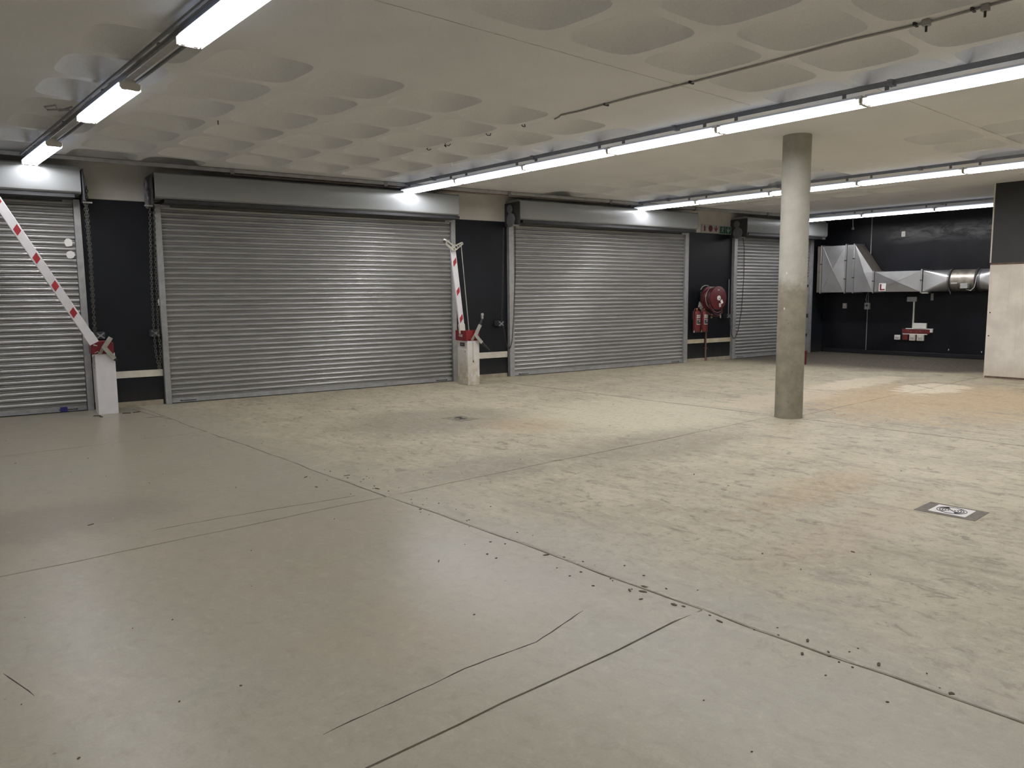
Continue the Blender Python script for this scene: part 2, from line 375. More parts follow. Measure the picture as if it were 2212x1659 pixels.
# ------------------------------------------------------------------ ceiling: flat bands and shallow dished coffers
gx = [X0-.3, -5.56, -4.64, -3.72, -2.8, -1.88, -.96, 1.44, 2.36, 3.28, 4.20, 5.12, 6.04, 6.96, 7.88, 10.29, 11.21, 12.13, 13.05, 13.97, 14.89, 15.81, 18.2, 19.12, 20.04, X1+.3]
gy = [Y0-.3, -4.48, -3.59, -2.70, -.93+.05, .01, .90, 1.78, 2.66, 3.54, 4.42, 6.10, 6.97, 7.84, 8.71, 9.58, 10.45, 11.32, 12.19, 13.3]
flatx = {0, 6, 14, 21, 24}; flaty = {0, 3, 10, 18}
DEPTH = .19
def coffer_mesh(wx, wy):
    n = 8; per = [(-1+2*i/n, -1) for i in range(n)] + [(1, -1+2*i/n) for i in range(n)] + [(1-2*i/n, 1) for i in range(n)] + [(-1, 1-2*i/n) for i in range(n)]
    K = len(per); P = 4.4; ax, ay = (wx-.11)/2, (wy-.10)/2; vs = [(u*wx/2, v*wy/2, 0) for u, v in per]; fs = []
    rs = [1, .985, .96, .92, .86, .78, .66, .45]
    for r in rs:
        for u, v in per:
            q = (abs(u)**P + abs(v)**P)**(1/P); vs.append((ax*r*u/q, ay*r*v/q, DEPTH*(1-r**3.2)))
    for j in range(len(rs)):
        for k in range(K): fs.append((j*K+k, j*K+(k+1) % K, (j+1)*K+(k+1) % K, (j+1)*K+k))
    fs.append(tuple(range(len(rs)*K, (len(rs)+1)*K)))
    me = MB().add(vs, fs).mesh('coffer', 'ceiling', 24)
    # a dish faces down into the room
    if me.polygons[len(me.polygons)-1].normal.z > 0: me.flip_normals()
    return me
cache = {}
def wall_y(x): return (WALL_N - x*ST)/CT
flat = MB(); cells = []
for i in range(len(gx)-1):
    for j in range(len(gy)-1):
        x0, x1, y0, y1 = gx[i], gx[i+1], gy[j], gy[j+1]
        if i in flatx or j in flaty or y1 > wall_y(x1)-.02:
            flat.add([(x0,y0,CEIL),(x0,y1,CEIL),(x1,y1,CEIL),(x1,y0,CEIL)], [(0,1,2,3)])
        else: cells.append((x0, x1, y0, y1))
flat.box(X0-.3, X1+.3, Y0-.3, 14, CEIL+.3, CEIL+.4)
ceiling = flat.build('ceiling', 'ceiling', kind='structure')
for x0, x1, y0, y1 in cells:
    key = (round(x1-x0, 2), round(y1-y0, 2))
    if key not in cache: cache[key] = coffer_mesh(*key)
    child(cache[key], 'coffer', ceiling, ((x0+x1)/2, (y0+y1)/2, CEIL))
def seam(pts):
    vs = []; fs = []; rnd = random.Random(3); L = []
    (ax, ay), (bx, by) = pts
    n = int(math.hypot(bx-ax, by-ay)/.05)
    for i in range(n+1):
        t = i/n; x, y = ax+(bx-ax)*t, ay+(by-ay)*t+rnd.uniform(-.004, .004); w_ = rnd.uniform(.001, .004)
        vs += [(x, y-w_, CEIL-.0015), (x, y+w_, CEIL-.0015), (x, y, CEIL+.002)]
    for i in range(n):
        a = 3*i; fs += [(a, a+3, a+4, a+1), (a, a+2, a+5, a+3)]
    MB().add(vs, fs).build('seam', plain('dark_seam_line', (.42, .40, .37), .9), ceiling)  # thin seam line in a darker grey than the ceiling
seam([(2.2, 4.60), (7.3, 4.60)]); seam([(7.7, 3.47), (12.6, 3.47)])

# ------------------------------------------------------------------ walls
wf = MB()
wf.box(-8, 22, WALL_N, WALL_N+.35, -.05, CEIL+.02)
wall_front = wf.build('wall_front', 'wall_front', rz=-TH, kind='structure')
MB().box(X1, X1+.3, Y0, 11.2, -.05, CEIL+.02).build('wall_right', 'wall_right', kind='structure')
MB().box(X0-.3, X0, Y0-.3, 13.6, -.05, CEIL+.02).build('wall_left', 'wall_plain', kind='structure')
MB().box(X0-.3, X1+.3, Y0-.3, Y0, -.05, CEIL+.02).build('wall_back', 'wall_plain', kind='structure')
MB().box(16.0, X1, Y0, 5.0, -.02, CEIL+.01).build('wall_side', 'wall_side', kind='structure')
MB().box(15.985, 16.0, Y0, 5.0, 2.085, 2.115).build('trim_1', 'brown', kind='structure', label='rusty brown strip capping the cream half of the side wall')
MB().box(15.99, 16.004, 4.985, 5.008, 2.12, CEIL).build('trim_2', 'board', kind='structure', label='thin pale corner strip on the charcoal upper side wall')
# painted rails and kerbs on the dark piers between the shutters
def rail(i, s0, s1, z0, z1, m, label): MB().box(s0, s1, WALL_N-.025, WALL_N, z0, z1).build('trim_%d' % i, m, rz=-TH, kind='structure', label=label)
rail(3, 1.2, 2.12, .435, .535, 'board', 'cream rail on the dark pier behind the nearer boom barrier')
rail(4, 7.27, 8.44, .39, .505, 'board', 'cream rail on the dark pier behind the upright boom barrier')
rail(5, 13.5, 14.12, .435, .53, 'tan_board', 'cream rail left of the riser pipe under the extinguishers')
rail(6, 14.18, 15.08, .43, .53, 'tan_board', 'cream rail right of the riser pipe under the hose reel')
for i, (s0, s1) in enumerate(((1.2, 2.1), (7.29, 8.42), (13.5, 14.12), (14.2, 15.06))):
    MB().box(s0, s1, WALL_N-.05, WALL_N, -.01, .075).build('baseboard_%d' % (i+1), 'kerb', rz=-TH, kind='structure')
MB().box(X1-.05, X1, 5.0, 10.25, 0, .10).build('baseboard_5', 'black_kerb', kind='structure', bevel=.01)
MB().box(15.985, 16.0, -4.9, 4.98, 0, .035).build('baseboard_6', 'brown', kind='structure')
# grubby lifting paint plates
# ------------------------------------------------------------------ roller shutters
PITCH_S = .0805
def slat_mesh(L):
    pr = [(.010, 0), (.010, .004), (-.002, .005), (-.004, .009), (-.002, .0125), (.010, .0135), (.010, .0195)]
    for i in range(0, 9):
        t = i/8; pr.append((.003-.021*math.sin(PI*t)**.8, .0205+(.0795-.0205)*t))
    pr += [(.013, .0795), (.013, 0)]
    return MB().prism(pr, 0, L, 'x').mesh('slat', 'slat', 40)
def shutter(i, s0, s1, g0, g1, h0, h1, label, open_first=True):
    d = wthing('door_%d' % i, label, 'roller shutter', s0, WALL_N, 0, None, 'structure')
    for k in ('category',):
        if k in d: del d[k]
    L = s1-s0
    me = slat_mesh(L-.01); n = int((3.08-.09)/PITCH_S); rnd = random.Random(i)
    for k in range(n):
        child(me, 'slat', d, (.005, -.028+rnd.uniform(-.0012, .0012), .085+k*PITCH_S), (rnd.uniform(-.012, .012), 0, rnd.uniform(-.0003, .0003)))
    bb = MB().box(.005, L-.005, -.045, -.015, .012, .083).box(.005, L-.005, -.062, -.045, .012, .018)
    bb.build('bottom_bar', 'rail', d, bevel=.003)
    lk = MB().box(.12, .36, -.056, -.045, .030, .042).box(L-.36, L-.12, -.056, -.045, .030, .042).lathe([(.012, -.06), (.012, -.045)], (.14, 0, .036), 'y', 10).lathe([(.012, -.06), (.012, -.045)], (L-.14, 0, .036), 'y', 10)
    lk.build('lock_bolt', 'iron', d)
    for a, b in ((-g0, 0), (L, L+g1)):
        mb = MB().box(a, b, -.085, 0, 0, 3.0)
        e = b if a < 0 else a; sgn = 1 if a < 0 else -1
        mb.box(min(e, e+sgn*.13), max(e, e+sgn*.13), -.09, -.055, 2.955, 3.0)      # entry shoe at the top
        mb.build('guide_rail', 'rail', d, bevel=.004)
    # sheet hood over the roll
    a, b = h0-s0, h1-s0; yf = -.47
    pr = [(0, 3.05), (0, 3.41), (yf+.03, 3.41), (yf, 3.39), (yf, 3.10), (yf+.012, 3.065), (yf+.05, 3.045), (yf+.12, 3.04), (-.10, 3.05)]
    MB().prism(pr, a, b, 'x').build('hood', 'hood', d, sharp=20)
    MB().box(0, L, -.40, -.03, 2.99, 3.04).build('roll_underside', 'iron', d)
    for e, sg in ((a, -1), (b, 1)):
        pe = [(y*1.0-(.006 if y < -.3 else 0), z+(.006 if z > 3.2 else -.006)) for y, z in pr]
        MB().prism(pe, min(e, e+sg*.006), max(e, e+sg*.006), 'x').build('end_plate', 'rail', d)
    return d
d1 = shutter(1, -3.9, 1.08, .09, .085, -3.98, 1.15, 'grey roller shutter at the left edge behind the raised boom')
d2 = shutter(2, 2.215, 7.175, .085, .09, 2.09, 7.12, 'widest grey roller shutter between the two boom barriers')
d3 = shutter(3, 8.575, 13.375, .11, .11, 8.455, 13.34, 'grey roller shutter right of the upright boom barrier')
d4 = shutter(4, 15.18, 18.12, .11, .12, 15.025, 18.22, 'narrow grey roller shutter half hidden by the concrete column')
wk = MB().box(2.80, 2.93, -.075, -.02, .02, 2.0).box(1.75, 2.80, -.07, -.02, 1.95, 2.0).box(1.75, 1.81, -.07, -.02, .02, 1.95)
wk.build('wicket_frame', 'rail', d4, bevel=.003)
MB().box(2.83, 2.87, -.11, -.075, .95, 1.05).box(2.83, 2.86, -.10, -.075, 1.75, 1.82).box(2.83, 2.86, -.10, -.075, .45, .52).build('hinge', 'iron', d4)
for z_ in (2.27, 2.10):  # thin white discs for the two bright spots on the left shutter
    pts = [(.058*math.cos(a)*random.uniform(.85, 1.1), .062*math.sin(a)*random.uniform(.85, 1.1)) for a in [2*PI*k/9 for k in range(9)]]
    lab = 'upper white patch on the left shutter beside its guide' if z_ > 2.2 else 'lower white patch on the left shutter beside its guide'
    o = MB().prism(pts, -.004, 0, 'y').build('white_patch', 'paper', loc=wp(.99 if z_ > 2.2 else 1.005, WALL_N-.0465, z_+.13), rz=-TH)
    tag(o, lab, 'patch', 'white patches on the left shutter')
tag(MB().box(-.045, .045, -.006, 0, -.01, .055).box(.0, .06, -.02, 0, -.014, -.006).build('tape_scrap', 'blue', loc=wp(.78, WALL_N-.063, .022), rz=-TH), 'scrap of dark blue tape on the bottom bar of the left shutter', 'tape')

# ------------------------------------------------------------------ lights
def light_fixture(L):
    r = thing('tube_light', '', 'light')
    b = MB().prism([(-.035, .055), (-.045, .032), (-.078, .0185), (-.084, -.016), (-.081, -.016), (-.074, .010), (.074, .010), (.081, -.016), (.084, -.016), (.078, .018), (.045, .032), (.035, .055)], -L/2+.01, L/2-.01, 'y')
    b.build('batten', 'white_paint', r)
    for sx in (-.082, .050): MB().box(sx, sx+.032, -L/2+.05, L/2-.05, .020, .024).build('added_halo_strip', 'added_halo_strip', r)  # glow strips added on top of the batten to tint and lift the ceiling
    for sx in (-.087, .084):
        MB().box(sx, sx+.003, -L/2+.012, L/2-.012, -.037, .016).build('diffuser_side', 'glow', r)
    for sx in (-.043, .043):
        MB().tube([(sx, -L/2+.035, -.018), (sx, 0, -.018), (sx, L/2-.035, -.018)], .0165, 10).build('tube', 'tube', r)
        for sy in (-1, 1):
            y = sy*(L/2-.022)
            MB().box(sx-.016, sx+.016, y-.012, y+.012, -.036, .012).build('lamp_holder', 'plastic_white', r, bevel=.003)
    for sy in (-1, 1):
        y = sy*(L/2-.006)
        MB().prism([(-.083, .016), (-.083, -.02), (-.07, -.038), (.07, -.038), (.083, -.02), (.083, .016), (.05, .028), (-.05, .028)], y-.004, y+.004, 'y').build('end_cap', 'plastic_white', r)
    for sy in (-.6, .6):
        MB().box(-.012, .012, sy-.015, sy+.015, .05, .118).build('hanger', 'strut', r)
    return r
proto = light_fixture(1.59)
ZT = 3.405
proto_used = [False]
def put_light(x, yc, label, group):
    o = proto if not proto_used[0] else copy_tree(proto); proto_used[0] = True
    o.location = (x, yc, ZT); o['label'] = label; o['group'] = group
ordn = ['nearest the shutters', 'second from the shutters', 'third from the shutters', 'fourth from the shutters', 'fifth from the shutters', 'sixth from the shutters', 'seventh from the shutters']
# row over the nearer barrier: separated fixtures
for k, yc in enumerate((11.18, 8.02, 4.97)):
    put_light(1.99, yc, ['small far twin tube light above the raised boom, last of the left row', 'middle twin tube light of the separated left row', 'nearest twin tube light, cut by the top edge of the photo'][k], 'separated twin tube lights of the left row')
for yc, t in ((1.8, 'first'), (-1.4, 'second')): put_light(1.99, yc, t+' twin tube light of the left row above and behind the viewer', 'separated twin tube lights of the left row')
def row(x, joints, name, vis, n):
    for k in range(n):
        a, b = joints-1.605*k, joints-1.605*(k+1)
        lab = 'twin tube light of the %s, %s' % (name, ordn[k]) if k < vis else '%s, tube light of the %s' % (('eighth' if k == 7 else 'ninth') if vis == 7 else ('sixth', 'seventh', 'eighth', 'ninth')[k-5], name)
        put_light(x, (a+b)/2, lab, 'joined tube lights of the ' + name)
for yc, t in ((10.4, 'first'), (7.2, 'second'), (4.0, 'third'), (.8, 'fourth'), (-2.4, 'fifth')): put_light(-3.45, yc, t+' tube light from the shutters in the row left of the photo', 'tube lights left of the photo')
row(7.50, 11.52, 'long middle row', 7, 9)
row(12.93, 10.86+.02, 'row passing behind the column', 5, 9)
row(18.35, 10.08, 'short far row before the black wall', 3, 3)
# struts carrying the rows
def strut(x, y0, y1, label, dx=0, lines=1):
    r = thing('ceiling_strut', label, 'strut', (x+dx, y1, CEIL), 0, 'steel struts carrying the tube lights')
    MB().prism([(-.021, 0), (-.021, -.041), (-.008, -.041), (-.008, -.036), (-.016, -.036), (-.016, -.005), (.016, -.005), (.016, -.036), (.008, -.036), (.008, -.041), (.021, -.041), (.021, 0)], y0-y1, 0, 'y').build('channel', 'strut', r)
    y = y1-1.0; c0 = None
    while y > y0:
        if c0 is None:
            c0 = MB().box(-.045, .045, -.025, .025, -.052, -.001).box(-.06, -.045, -.02, .02, -.02, -.001).box(.045, .06, -.02, .02, -.02, -.001).build('clamp', 'strut', r, loc=(0, y-y1, 0))
        else: child(c0.data, 'clamp', r, (0, y-y1, 0))
        y -= 2.45
strut(7.50, -3.5, 11.6, 'grey steel strut above the long middle row of tube lights')
strut(12.93, -3.6, 11.0, 'grey steel strut above the tube lights behind the column')
strut(18.35, 5.2, 10.2, 'grey steel strut above the short far row of tube lights')
r = thing('wireway', 'grey steel wireway carrying the separated left row of tube lights', 'strut', (1.99, -3.0, CEIL))
MB().box(-.035, .035, 0, 15.0, -.092, -.05).build('channel', 'wireway', r, bevel=.004)
MB().box(-.05, -.035, 0, 15.0, -.062, -.05).build('lip', 'strut', r)
MB().box(.035, .05, 0, 15.0, -.062, -.05).build('lip', 'strut', r)
for k in range(9): MB().box(-.015, .015, .9+1.7*k-.02, .9+1.7*k+.02, -.05, 0).build('hanger', 'strut', r)
for dx, lab in ((-.10, 'thin grey conduit left of the strut over the left row'), (.10, 'thin grey conduit right of the strut over the left row')):
    c = MB().tube([(0, 0, 0), (0, 14.9, 0)], .014, 8)
    tag(c.build('conduit', 'strut', loc=(1.99+dx, -3.0, CEIL-.065)), lab, 'conduit', 'conduits along the left row')
# strut, conduit along the shutter wall under the ceiling
r = wthing('wall_strut', 'long grey steel strut under the ceiling along the tops of the shutters', 'strut', -3.5, 12.22, CEIL)
MB().box(0, 20.8, -.025, .025, -.062, -.01).build('channel', 'wireway', r, bevel=.003)
MB().box(0, 20.8, -.018, .018, -.01, 0).build('channel_back', 'strut', r)
for k in range(9):
    MB().box(1.6+2.53*k, 1.66+2.53*k, -.04, .04, -.085, 0).build('clamp', 'strut', r)
tag(MB().tube([(-3.5, 0, 0), (10.3, 0, 0)], .013, 8).build('conduit', 'strut', loc=wp(0, 12.36, CEIL-.018), rz=-TH), 'thin grey conduit between the ceiling strut and the shutter wall', 'conduit')
r = wthing('copper_pipe', 'thin reddish pipe running along the top of the widest shutter hood', 'pipe', 3.1, 12.295, CEIL-.072)
MB().tube([(0, 0, 0), (3.4, 0, 0), (10.4, 0, .02)], .016, 8).build('tube', 'pipe_red', r)
for k in range(4): MB().box(.5+2.6*k, .53+2.6*k, -.03, .03, -.02, .07).build('saddle', 'strut', r)
# ------------------------------------------------------------------ round column
c = MB().lathe([(.176, 0), (.172, .02), (.172, CEIL-.0)], (0, 0, 0), 'z', 48)
tag(c.build('concrete_column', 'column', loc=(9.15, 5.09, 0)), 'round concrete column, pale above and scuffed brown below', 'column')
tag(MB().box(-.14, .14, -.1, .1, 0, .30).box(-.15, .15, -.11, .11, .30, .32).build('red_box', 'red_dull', loc=(16.1, 8.735, 0), bevel=.01), 'low red box on the floor mostly hidden behind the column', 'box')

# ------------------------------------------------------------------ boom barriers
def xz_prism(mb, pts, y0, y1, m=None): return mb.prism(pts, y0, y1, 'y', m)
def barrier_base(r, dirty, H, w=.25, d=.36):
    m = 'dirty_white' if dirty else 'white_paint'
    MB().box(0, w, 0, d, 0.0, H).build('cabinet', m, r, bevel=.006)
    MB().box(-.006, 0, .03, d-.03, .14, H-.16).build('side_door', m, r, bevel=.003)
    MB().lathe([(.008, -.012), (.008, 0)], (0, .07, H-.20), 'x', 10).build('lock', 'iron', r)
def stripes(pr, p, q, offs, wd, y, skew):
    p, q = Vector(p), Vector(q); d = (q-p).normalized(); n = Vector((d.z, 0, -d.x))
    for t in offs:
        c = p + d*t; pts = []
        for a, b in ((-1, -1), (1, -1), (1, 1), (-1, 1)):
            v = c + n*(a*wd*.33) + d*(b*.047 + a*skew); pts.append((v.x, v.z))
        MB().prism(pts, y-.002, y, 'y').build('stripe', 'stripe', pr)
# nearer barrier, boom raised leaning left
r = wthing('boom_barrier', 'white boom barrier at left with red head and boom leaning up to the left', 'barrier', 1.16, 11.97, 0, 'boom barriers beside the shutters')
barrier_base(r, False, .86)
hd = MB().prism([(-.035, .845), (.24, .845), (.24, .99), (.215, 1.02), (.03, 1.02), (-.02, 1.01), (-.035, .985)], -.012, .34, 'y').build('head_cover', 'red_paint', r, bevel=.006)
bolt = MB().lathe([(.012, -.03), (.012, -.012)], (0, 0, .975), 'y', 10).bar((.0, -.028, .978), (.035, -.03, .965), .012, .012).build('key_lever', 'plastic_white', hd)
a, b = Vector((.0, -.045, 1.00)), Vector((-1.08, -.045, 3.06))
arm = MB().bar(a, b, .112, .034, up=(0, 1, 0)).build('boom', 'white_paint', r, bevel=.006)
Lb = (b-a).length
stripes(arm, a, b, [.48+.405*k for k in range(5)], .112, -.0621, .020)
MB().bar(a, a+(b-a)*.065, .125, .05, up=(0, 1, 0)).build('boom_clamp', 'white_paint', r, bevel=.004)
MB().lathe([(.05, -.02), (.05, .02)], (-.02, .03, 1.045), 'y', 16).build('pivot', 'red_dull', r)
def vbracket(r, pts, y0, y1, wd):
    for i in range(len(pts)-1):
        p, q = Vector((pts[i][0], 0, pts[i][1])), Vector((pts[i+1][0], 0, pts[i+1][1])); d = (q-p).normalized(); n = Vector((d.z, 0, -d.x))*wd/2
        yield [(v.x, v.z) for v in (p-n, q-n, q+n, p+n)]
def elbow(r, up, mid, lo, wd, grip_up=None, grip_lo=None, y=-.06):
    """two-armed grey crank with a stub that joins it to the head"""
    mb = MB()
    for pts in ([up, mid], [mid, lo]):
        for q in vbracket(r, pts, 0, 0, wd): mb.prism(q, y-.02, y+.015, 'y')
    mb.lathe([(wd*.52, y-.02), (wd*.52, y+.015)], (mid[0], 0, mid[1]), 'y', 14)
    mb.build('crank', 'bracket', r, bevel=.004)
    st = MB().bar((mid[0]-.01, y+.01, mid[1]-.005), (mid[0]-.05, -.012, mid[1]-.09), .035, .02, up=(0, 1, 0))
    st.build('crank_stub', 'bracket', r)
    for a_, b_ in ((up, grip_up), (lo, grip_lo)):
        if b_: MB().tube([(a_[0], y, a_[1]), ((a_[0]+b_[0])/2, y, (a_[1]+b_[1])/2), (b_[0], y, b_[1])], [.026, .022, .014], 10).build('grip', 'rubber', r)
elbow(r, (.205, 1.075), (.115, .94), (.235, .775), .058, None, (.262, .748))
MB().tube([(.0, -.02, .865), (.035, -.03, .885), (.06, -.03, .862), (.03, -.03, .845), (-.01, -.02, .84), (-.035, -.015, .82)], .006, 6).build('cable', 'cable_white', r)
MB().lathe([(.018, -.03), (.018, -.004)], (.045, 0, .862), 'y', 12).build('socket', 'rubber', r)
# upright barrier with folding boom
r = wthing('boom_barrier', 'grubby white boom barrier with upright folded boom right of the widest shutter', 'barrier', 7.04, 11.79, 0, 'boom barriers beside the shutters')
barrier_base(r, True, .805)
hd = MB().prism([(-.03, .80), (.25, .80), (.25, .95), (.23, .985), (.10, .975), (-.03, .985)], -.008, .37, 'y').build('head_cover', 'red_paint', r, bevel=.006)
MB().box(-.036, -.03, .12, .24, .87, .915).build('badge', 'bracket', hd)
MB().box(-.0075, 0, .10, .25, .70, .765).build('name_plate', 'dark_panel', r)
MB().box(-.009, -.0075, .13, .22, .725, .74).build('plate_print', 'label_print', r)
MB().box(.0, .25, -.003, 0, .765, .80).build('top_flange', 'white_paint', r)
YB = .21
a, b = Vector((.022, YB, .95)), Vector((-.148, YB, 2.43))
arm = MB().bar(a, b, .100, .04, up=(0, 1, 0)).build('boom', 'white_paint', r, bevel=.005)
stripes(arm, a, b, [.25, .74, 1.26], .100, YB-.0205, .035)
MB().bar(a-Vector((0, 0, .02)), a+(b-a)*.1, .112, .055, up=(0, 1, 0)).build('boom_clamp', 'dirty_white', r, bevel=.004)
pl = MB()
hub = (-.195, 2.44)
pl.prism([(-.335, 2.50), (-.32, 2.575), (-.28, 2.58), (-.17, 2.505), (-.13, 2.50), (0, 2.556), (.028, 2.553), (.038, 2.52), (-.09, 2.42), (-.13, 2.395), (-.195, 2.395), (-.22, 2.42)], YB-.065, YB-.052, 'y')
pl.build('elbow_plate', 'bracket', r, bevel=.003)
for hx, hz, hr in ((-.155, 2.43, .012), (-.112, 2.462, .021), (-.068, 2.487, .017), (-.034, 2.508, .012), (.006, 2.532, .008)):
    MB().lathe([(hr, YB-.067), (hr, YB-.064)], (hx, 0, hz), 'y', 14).build('plate_hole', 'rubber', r)
MB().prism([(-.30, 2.53), (-.285, 2.55), (-.195, 2.485), (-.21, 2.465)], YB-.0665, YB-.065, 'y').build('plate_marking', 'iron', r)
MB().bar((-.325, YB-.06, 2.55), (-.365, YB-.06, 2.555), .03, .03).build('end_pin', 'iron', r)
MB().bar((-.325, YB-.07, 2.575), (-.36, YB-.07, 2.592), .02, .03, up=(0,1,0)).build('end_pin', 'plastic_white', r)
MB().tube([(.008, YB-.03, 2.52), (.144, YB-.03, .98)], .008, 8).build('pull_rod', 'bracket', r)
elbow(r, (.235, 1.085), (.135, .90), (.265, .76), .058, (.285, 1.20), (.43, .615))
MB().tube([(.285, -.06, 1.19), (.282, -.06, 1.25)], .022, 10).build('chrome_tip', 'duct', r)
MB().lathe([(.026, -.014), (.024, .014)], (.285, -.06, 1.268), 'y', 12).build('chrome_tip', 'duct', r)
MB().tube([(.11, -.006, .79), (.112, -.006, .60), (.113, -.008, .45)], .0035, 6).build('hanging_string', 'grey_plastic', r)
MB().tube([(.113, -.008, .45), (.115, -.01, .41)], .009, 8).build('key', 'iron', r)

# ------------------------------------------------------------------ chain hoists and chains
def chain_mesh(pts, link=.05, r=.0058, wd=.0155):
    mb = MB(); P = [Vector(p) for p in pts]; acc = []
    for p, q in zip(P, P[1:]):
        n = max(1, round((q-p).length/(link*.78)))
        for i in range(n): acc.append((p+(q-p)*(i+.5)/n, (q-p).normalized()))
    for k, (c, d) in enumerate(acc):
        a = d.cross(Vector((0, 1, 0)));
        if a.length < .05: a = d.cross(Vector((1, 0, 0)))
        a.normalize(); b = d.cross(a); u = a if k % 2 else b
        mb.tube([c + d*(link/2)*math.cos(t) + u*wd*math.sin(t) for t in [2*PI*i/8 for i in range(8)]], r, 4, closed=True)
    return mb
def keeper(s, n, z, label):
    r = wthing('chain_keeper', label, 'bracket', s, n, z, 'chain keepers on the dark piers')
    MB().box(-.06, .06, .0, WALL_N-n, -.05, .05).build('back_plate', 'iron', r, bevel=.003)
    MB().bar((-.05, -.01, .04), (.05, -.01, -.04), .018, .018, up=(0,1,0)).bar((-.05, -.012, -.04), (.05, -.012, .04), .018, .018, up=(0,1,0)).build('cleat', 'strut', r)
# hoist 1: narrow side plate right of the left hood
def side_hoist(s, label, sg=1, sm=1.0):
    r = wthing('chain_hoist', label, 'chain hoist', s, WALL_N, 0, 'chain hoists beside the shutter hoods')
    MB().box(-.012, .012, -.50, 0, 2.94, 3.37).build('side_plate', 'iron', r, bevel=.004)
    def wheel(rad, y, z, nm, h0):
        mb = MB().lathe([(rad*.93, sg*.012), (rad, sg*.02), (rad, sg*.038), (rad*.93, sg*.046)], (0, y, z), 'x', 28)
        mb.lathe([(rad*.3, sg*.046), (rad*.26, sg*.06)], (0, y, z), 'x', 12)
        for k in range(6):
            t = 2*PI*k/6; mb.lathe([(.012, sg*.046), (.012, sg*.050)], (0, y+rad*.62*math.cos(t), z+rad*.62*math.sin(t)), 'x', 8)
        mb.build(nm, 'strut', r)
    wheel(.135*sm, -.24, 3.04, 'chain_wheel', 0); wheel(.085*sm, -.21, 3.25, 'pinion', 0)
    MB().bar((-sg*.01, -.42, 2.93), (sg*.10, -.42, 2.93), .02, .02).build('chain_guide', 'rail', r)
    return r
h = side_hoist(1.185, 'dark chain hoist with hanging chain at the end of the left hood')
chain_mesh([(.045, -.40, 3.15), (.04, -.36, 2.9), (.05, -.32, 2.2), (.045, -.28, 1.6), (.03, -.2, 1.12)]).build('hand_chain', 'chain', h)
chain_mesh([(.02, -.38, 3.15), (.02, -.34, 2.9), (.035, -.30, 2.2), (.030, -.26, 1.6), (.05, -.2, 1.12), (.07, -.2, .85)]).build('hand_chain', 'chain', h)
keeper(1.30, WALL_N-.14, 1.08, 'dark chain keeper behind the head of the nearer boom barrier')
h = side_hoist(2.045, 'dark chain hoist with two long chains at the left end of the widest hood', -1)
chain_mesh([(-.03, -.40, 3.15), (-.02, -.36, 2.9), (-.045, -.30, 2.0), (-.045, -.20, 1.12), (-.03, -.17, .8), (.0, -.16, .56)]).build('hand_chain', 'chain', h)
chain_mesh([(.03, -.38, 3.15), (.035, -.34, 2.9), (.02, -.28, 2.0), (.015, -.20, 1.12), (.035, -.17, .8), (.012, -.16, .56)]).build('hand_chain', 'chain', h)
keeper(2.03, WALL_N-.14, 1.09, 'dark chain keeper left of the widest shutter')
h = side_hoist(8.435, 'dark gear hoist with looped chain left of the third shutter', -1)
chain_mesh([(-.03, -.375, 3.04), (-.03, -.38, 2.8), (-.03, -.37, 2.0), (-.05, -.34, 1.2), (-.07, -.31, .75), (-.10, -.29, .60), (-.14, -.27, .58), (-.17, -.24, .70), (-.20, -.20, 1.02)], .04, .0045, .012).build('hand_chain', 'chain_dark', h)
o = chain_mesh([(0, 0, 0), (.0, .04, -.9), (-.0, .1, -1.8)]).build('hanging_chain', 'chain_dark', loc=wp(8.23, WALL_N-.25, 2.88), rz=-TH)
tag(o, 'faint dark chain down the pier to the keeper by the third shutter', 'chain')
keeper(8.22, WALL_N-.14, 1.06, 'dark chain keeper left of the third shutter')
h = side_hoist(15.005, 'dark gear hoist with looped chain beside the exit sign', -1)
chain_mesh([(-.03, -.375, 3.04), (.03, -.40, 2.7), (.04, -.40, 2.0), (.01, -.38, 1.2), (-.05, -.35, .75), (-.11, -.32, .55), (-.16, -.30, .52), (-.20, -.27, .62), (-.20, -.2, 1.0)], .04, .0045, .012).build('hand_chain', 'chain_dark', h)
keeper(14.85, WALL_N-.13, 1.06, 'chain keeper on the pier right of the hose reel')
tag(MB().tube([(0, 0, 0), (0, 0, .85)], .012, 8).build('steel_rod', 'strut', loc=wp(14.96, WALL_N-.03, 1.1), rz=-TH), 'thin dark rod standing above the keeper right of the hose reel', 'rod')
# small fittings on the shutter guides
tag(MB().box(0, .03, -.02, 0, 0, .10).build('cable_clip', 'plastic_white', loc=wp(2.115, WALL_N-.0, 1.50), rz=-TH), 'small pale latch on the left guide of the widest shutter', 'latch')

# ------------------------------------------------------------------ signs
r = wthing('safety_sign', 'white strip sign with red extinguisher, disc and arrow over the hose reel', 'sign', 13.96, WALL_N-.03, 3.04, 'signs above the hose reel')
MB().box(0, .60, 0, .03, 0, .19).build('board', 'sign_white', r)
MB().prism([(.075, .03), (.125, .03), (.125, .13), (.112, .145), (.112, .165), (.088, .165), (.088, .145), (.075, .13)], -.003, 0, 'y').build('pictogram', 'sign_red', r)
MB().prism([(.30+.07*math.cos(2*PI*k/20), .095+.075*math.sin(2*PI*k/20)) for k in range(20)], -.003, 0, 'y').build('pictogram', 'sign_red', r)
def arrow(cx, cz, k=1.0): return [(cx+k*x, cz+k*z) for x, z in ((-.016, .07), (.016, .07), (.016, -.005), (.06, .045), (.06, .0), (0, -.075), (-.06, .0), (-.06, .045), (-.016, -.005))]
MB().prism(arrow(.49, .095), -.003, 0, 'y').build('pictogram', 'sign_red', r)
r = wthing('exit_sign', 'green exit sign with running figure and down arrow', 'sign', 14.57, WALL_N-.035, 3.02, 'signs above the hose reel')
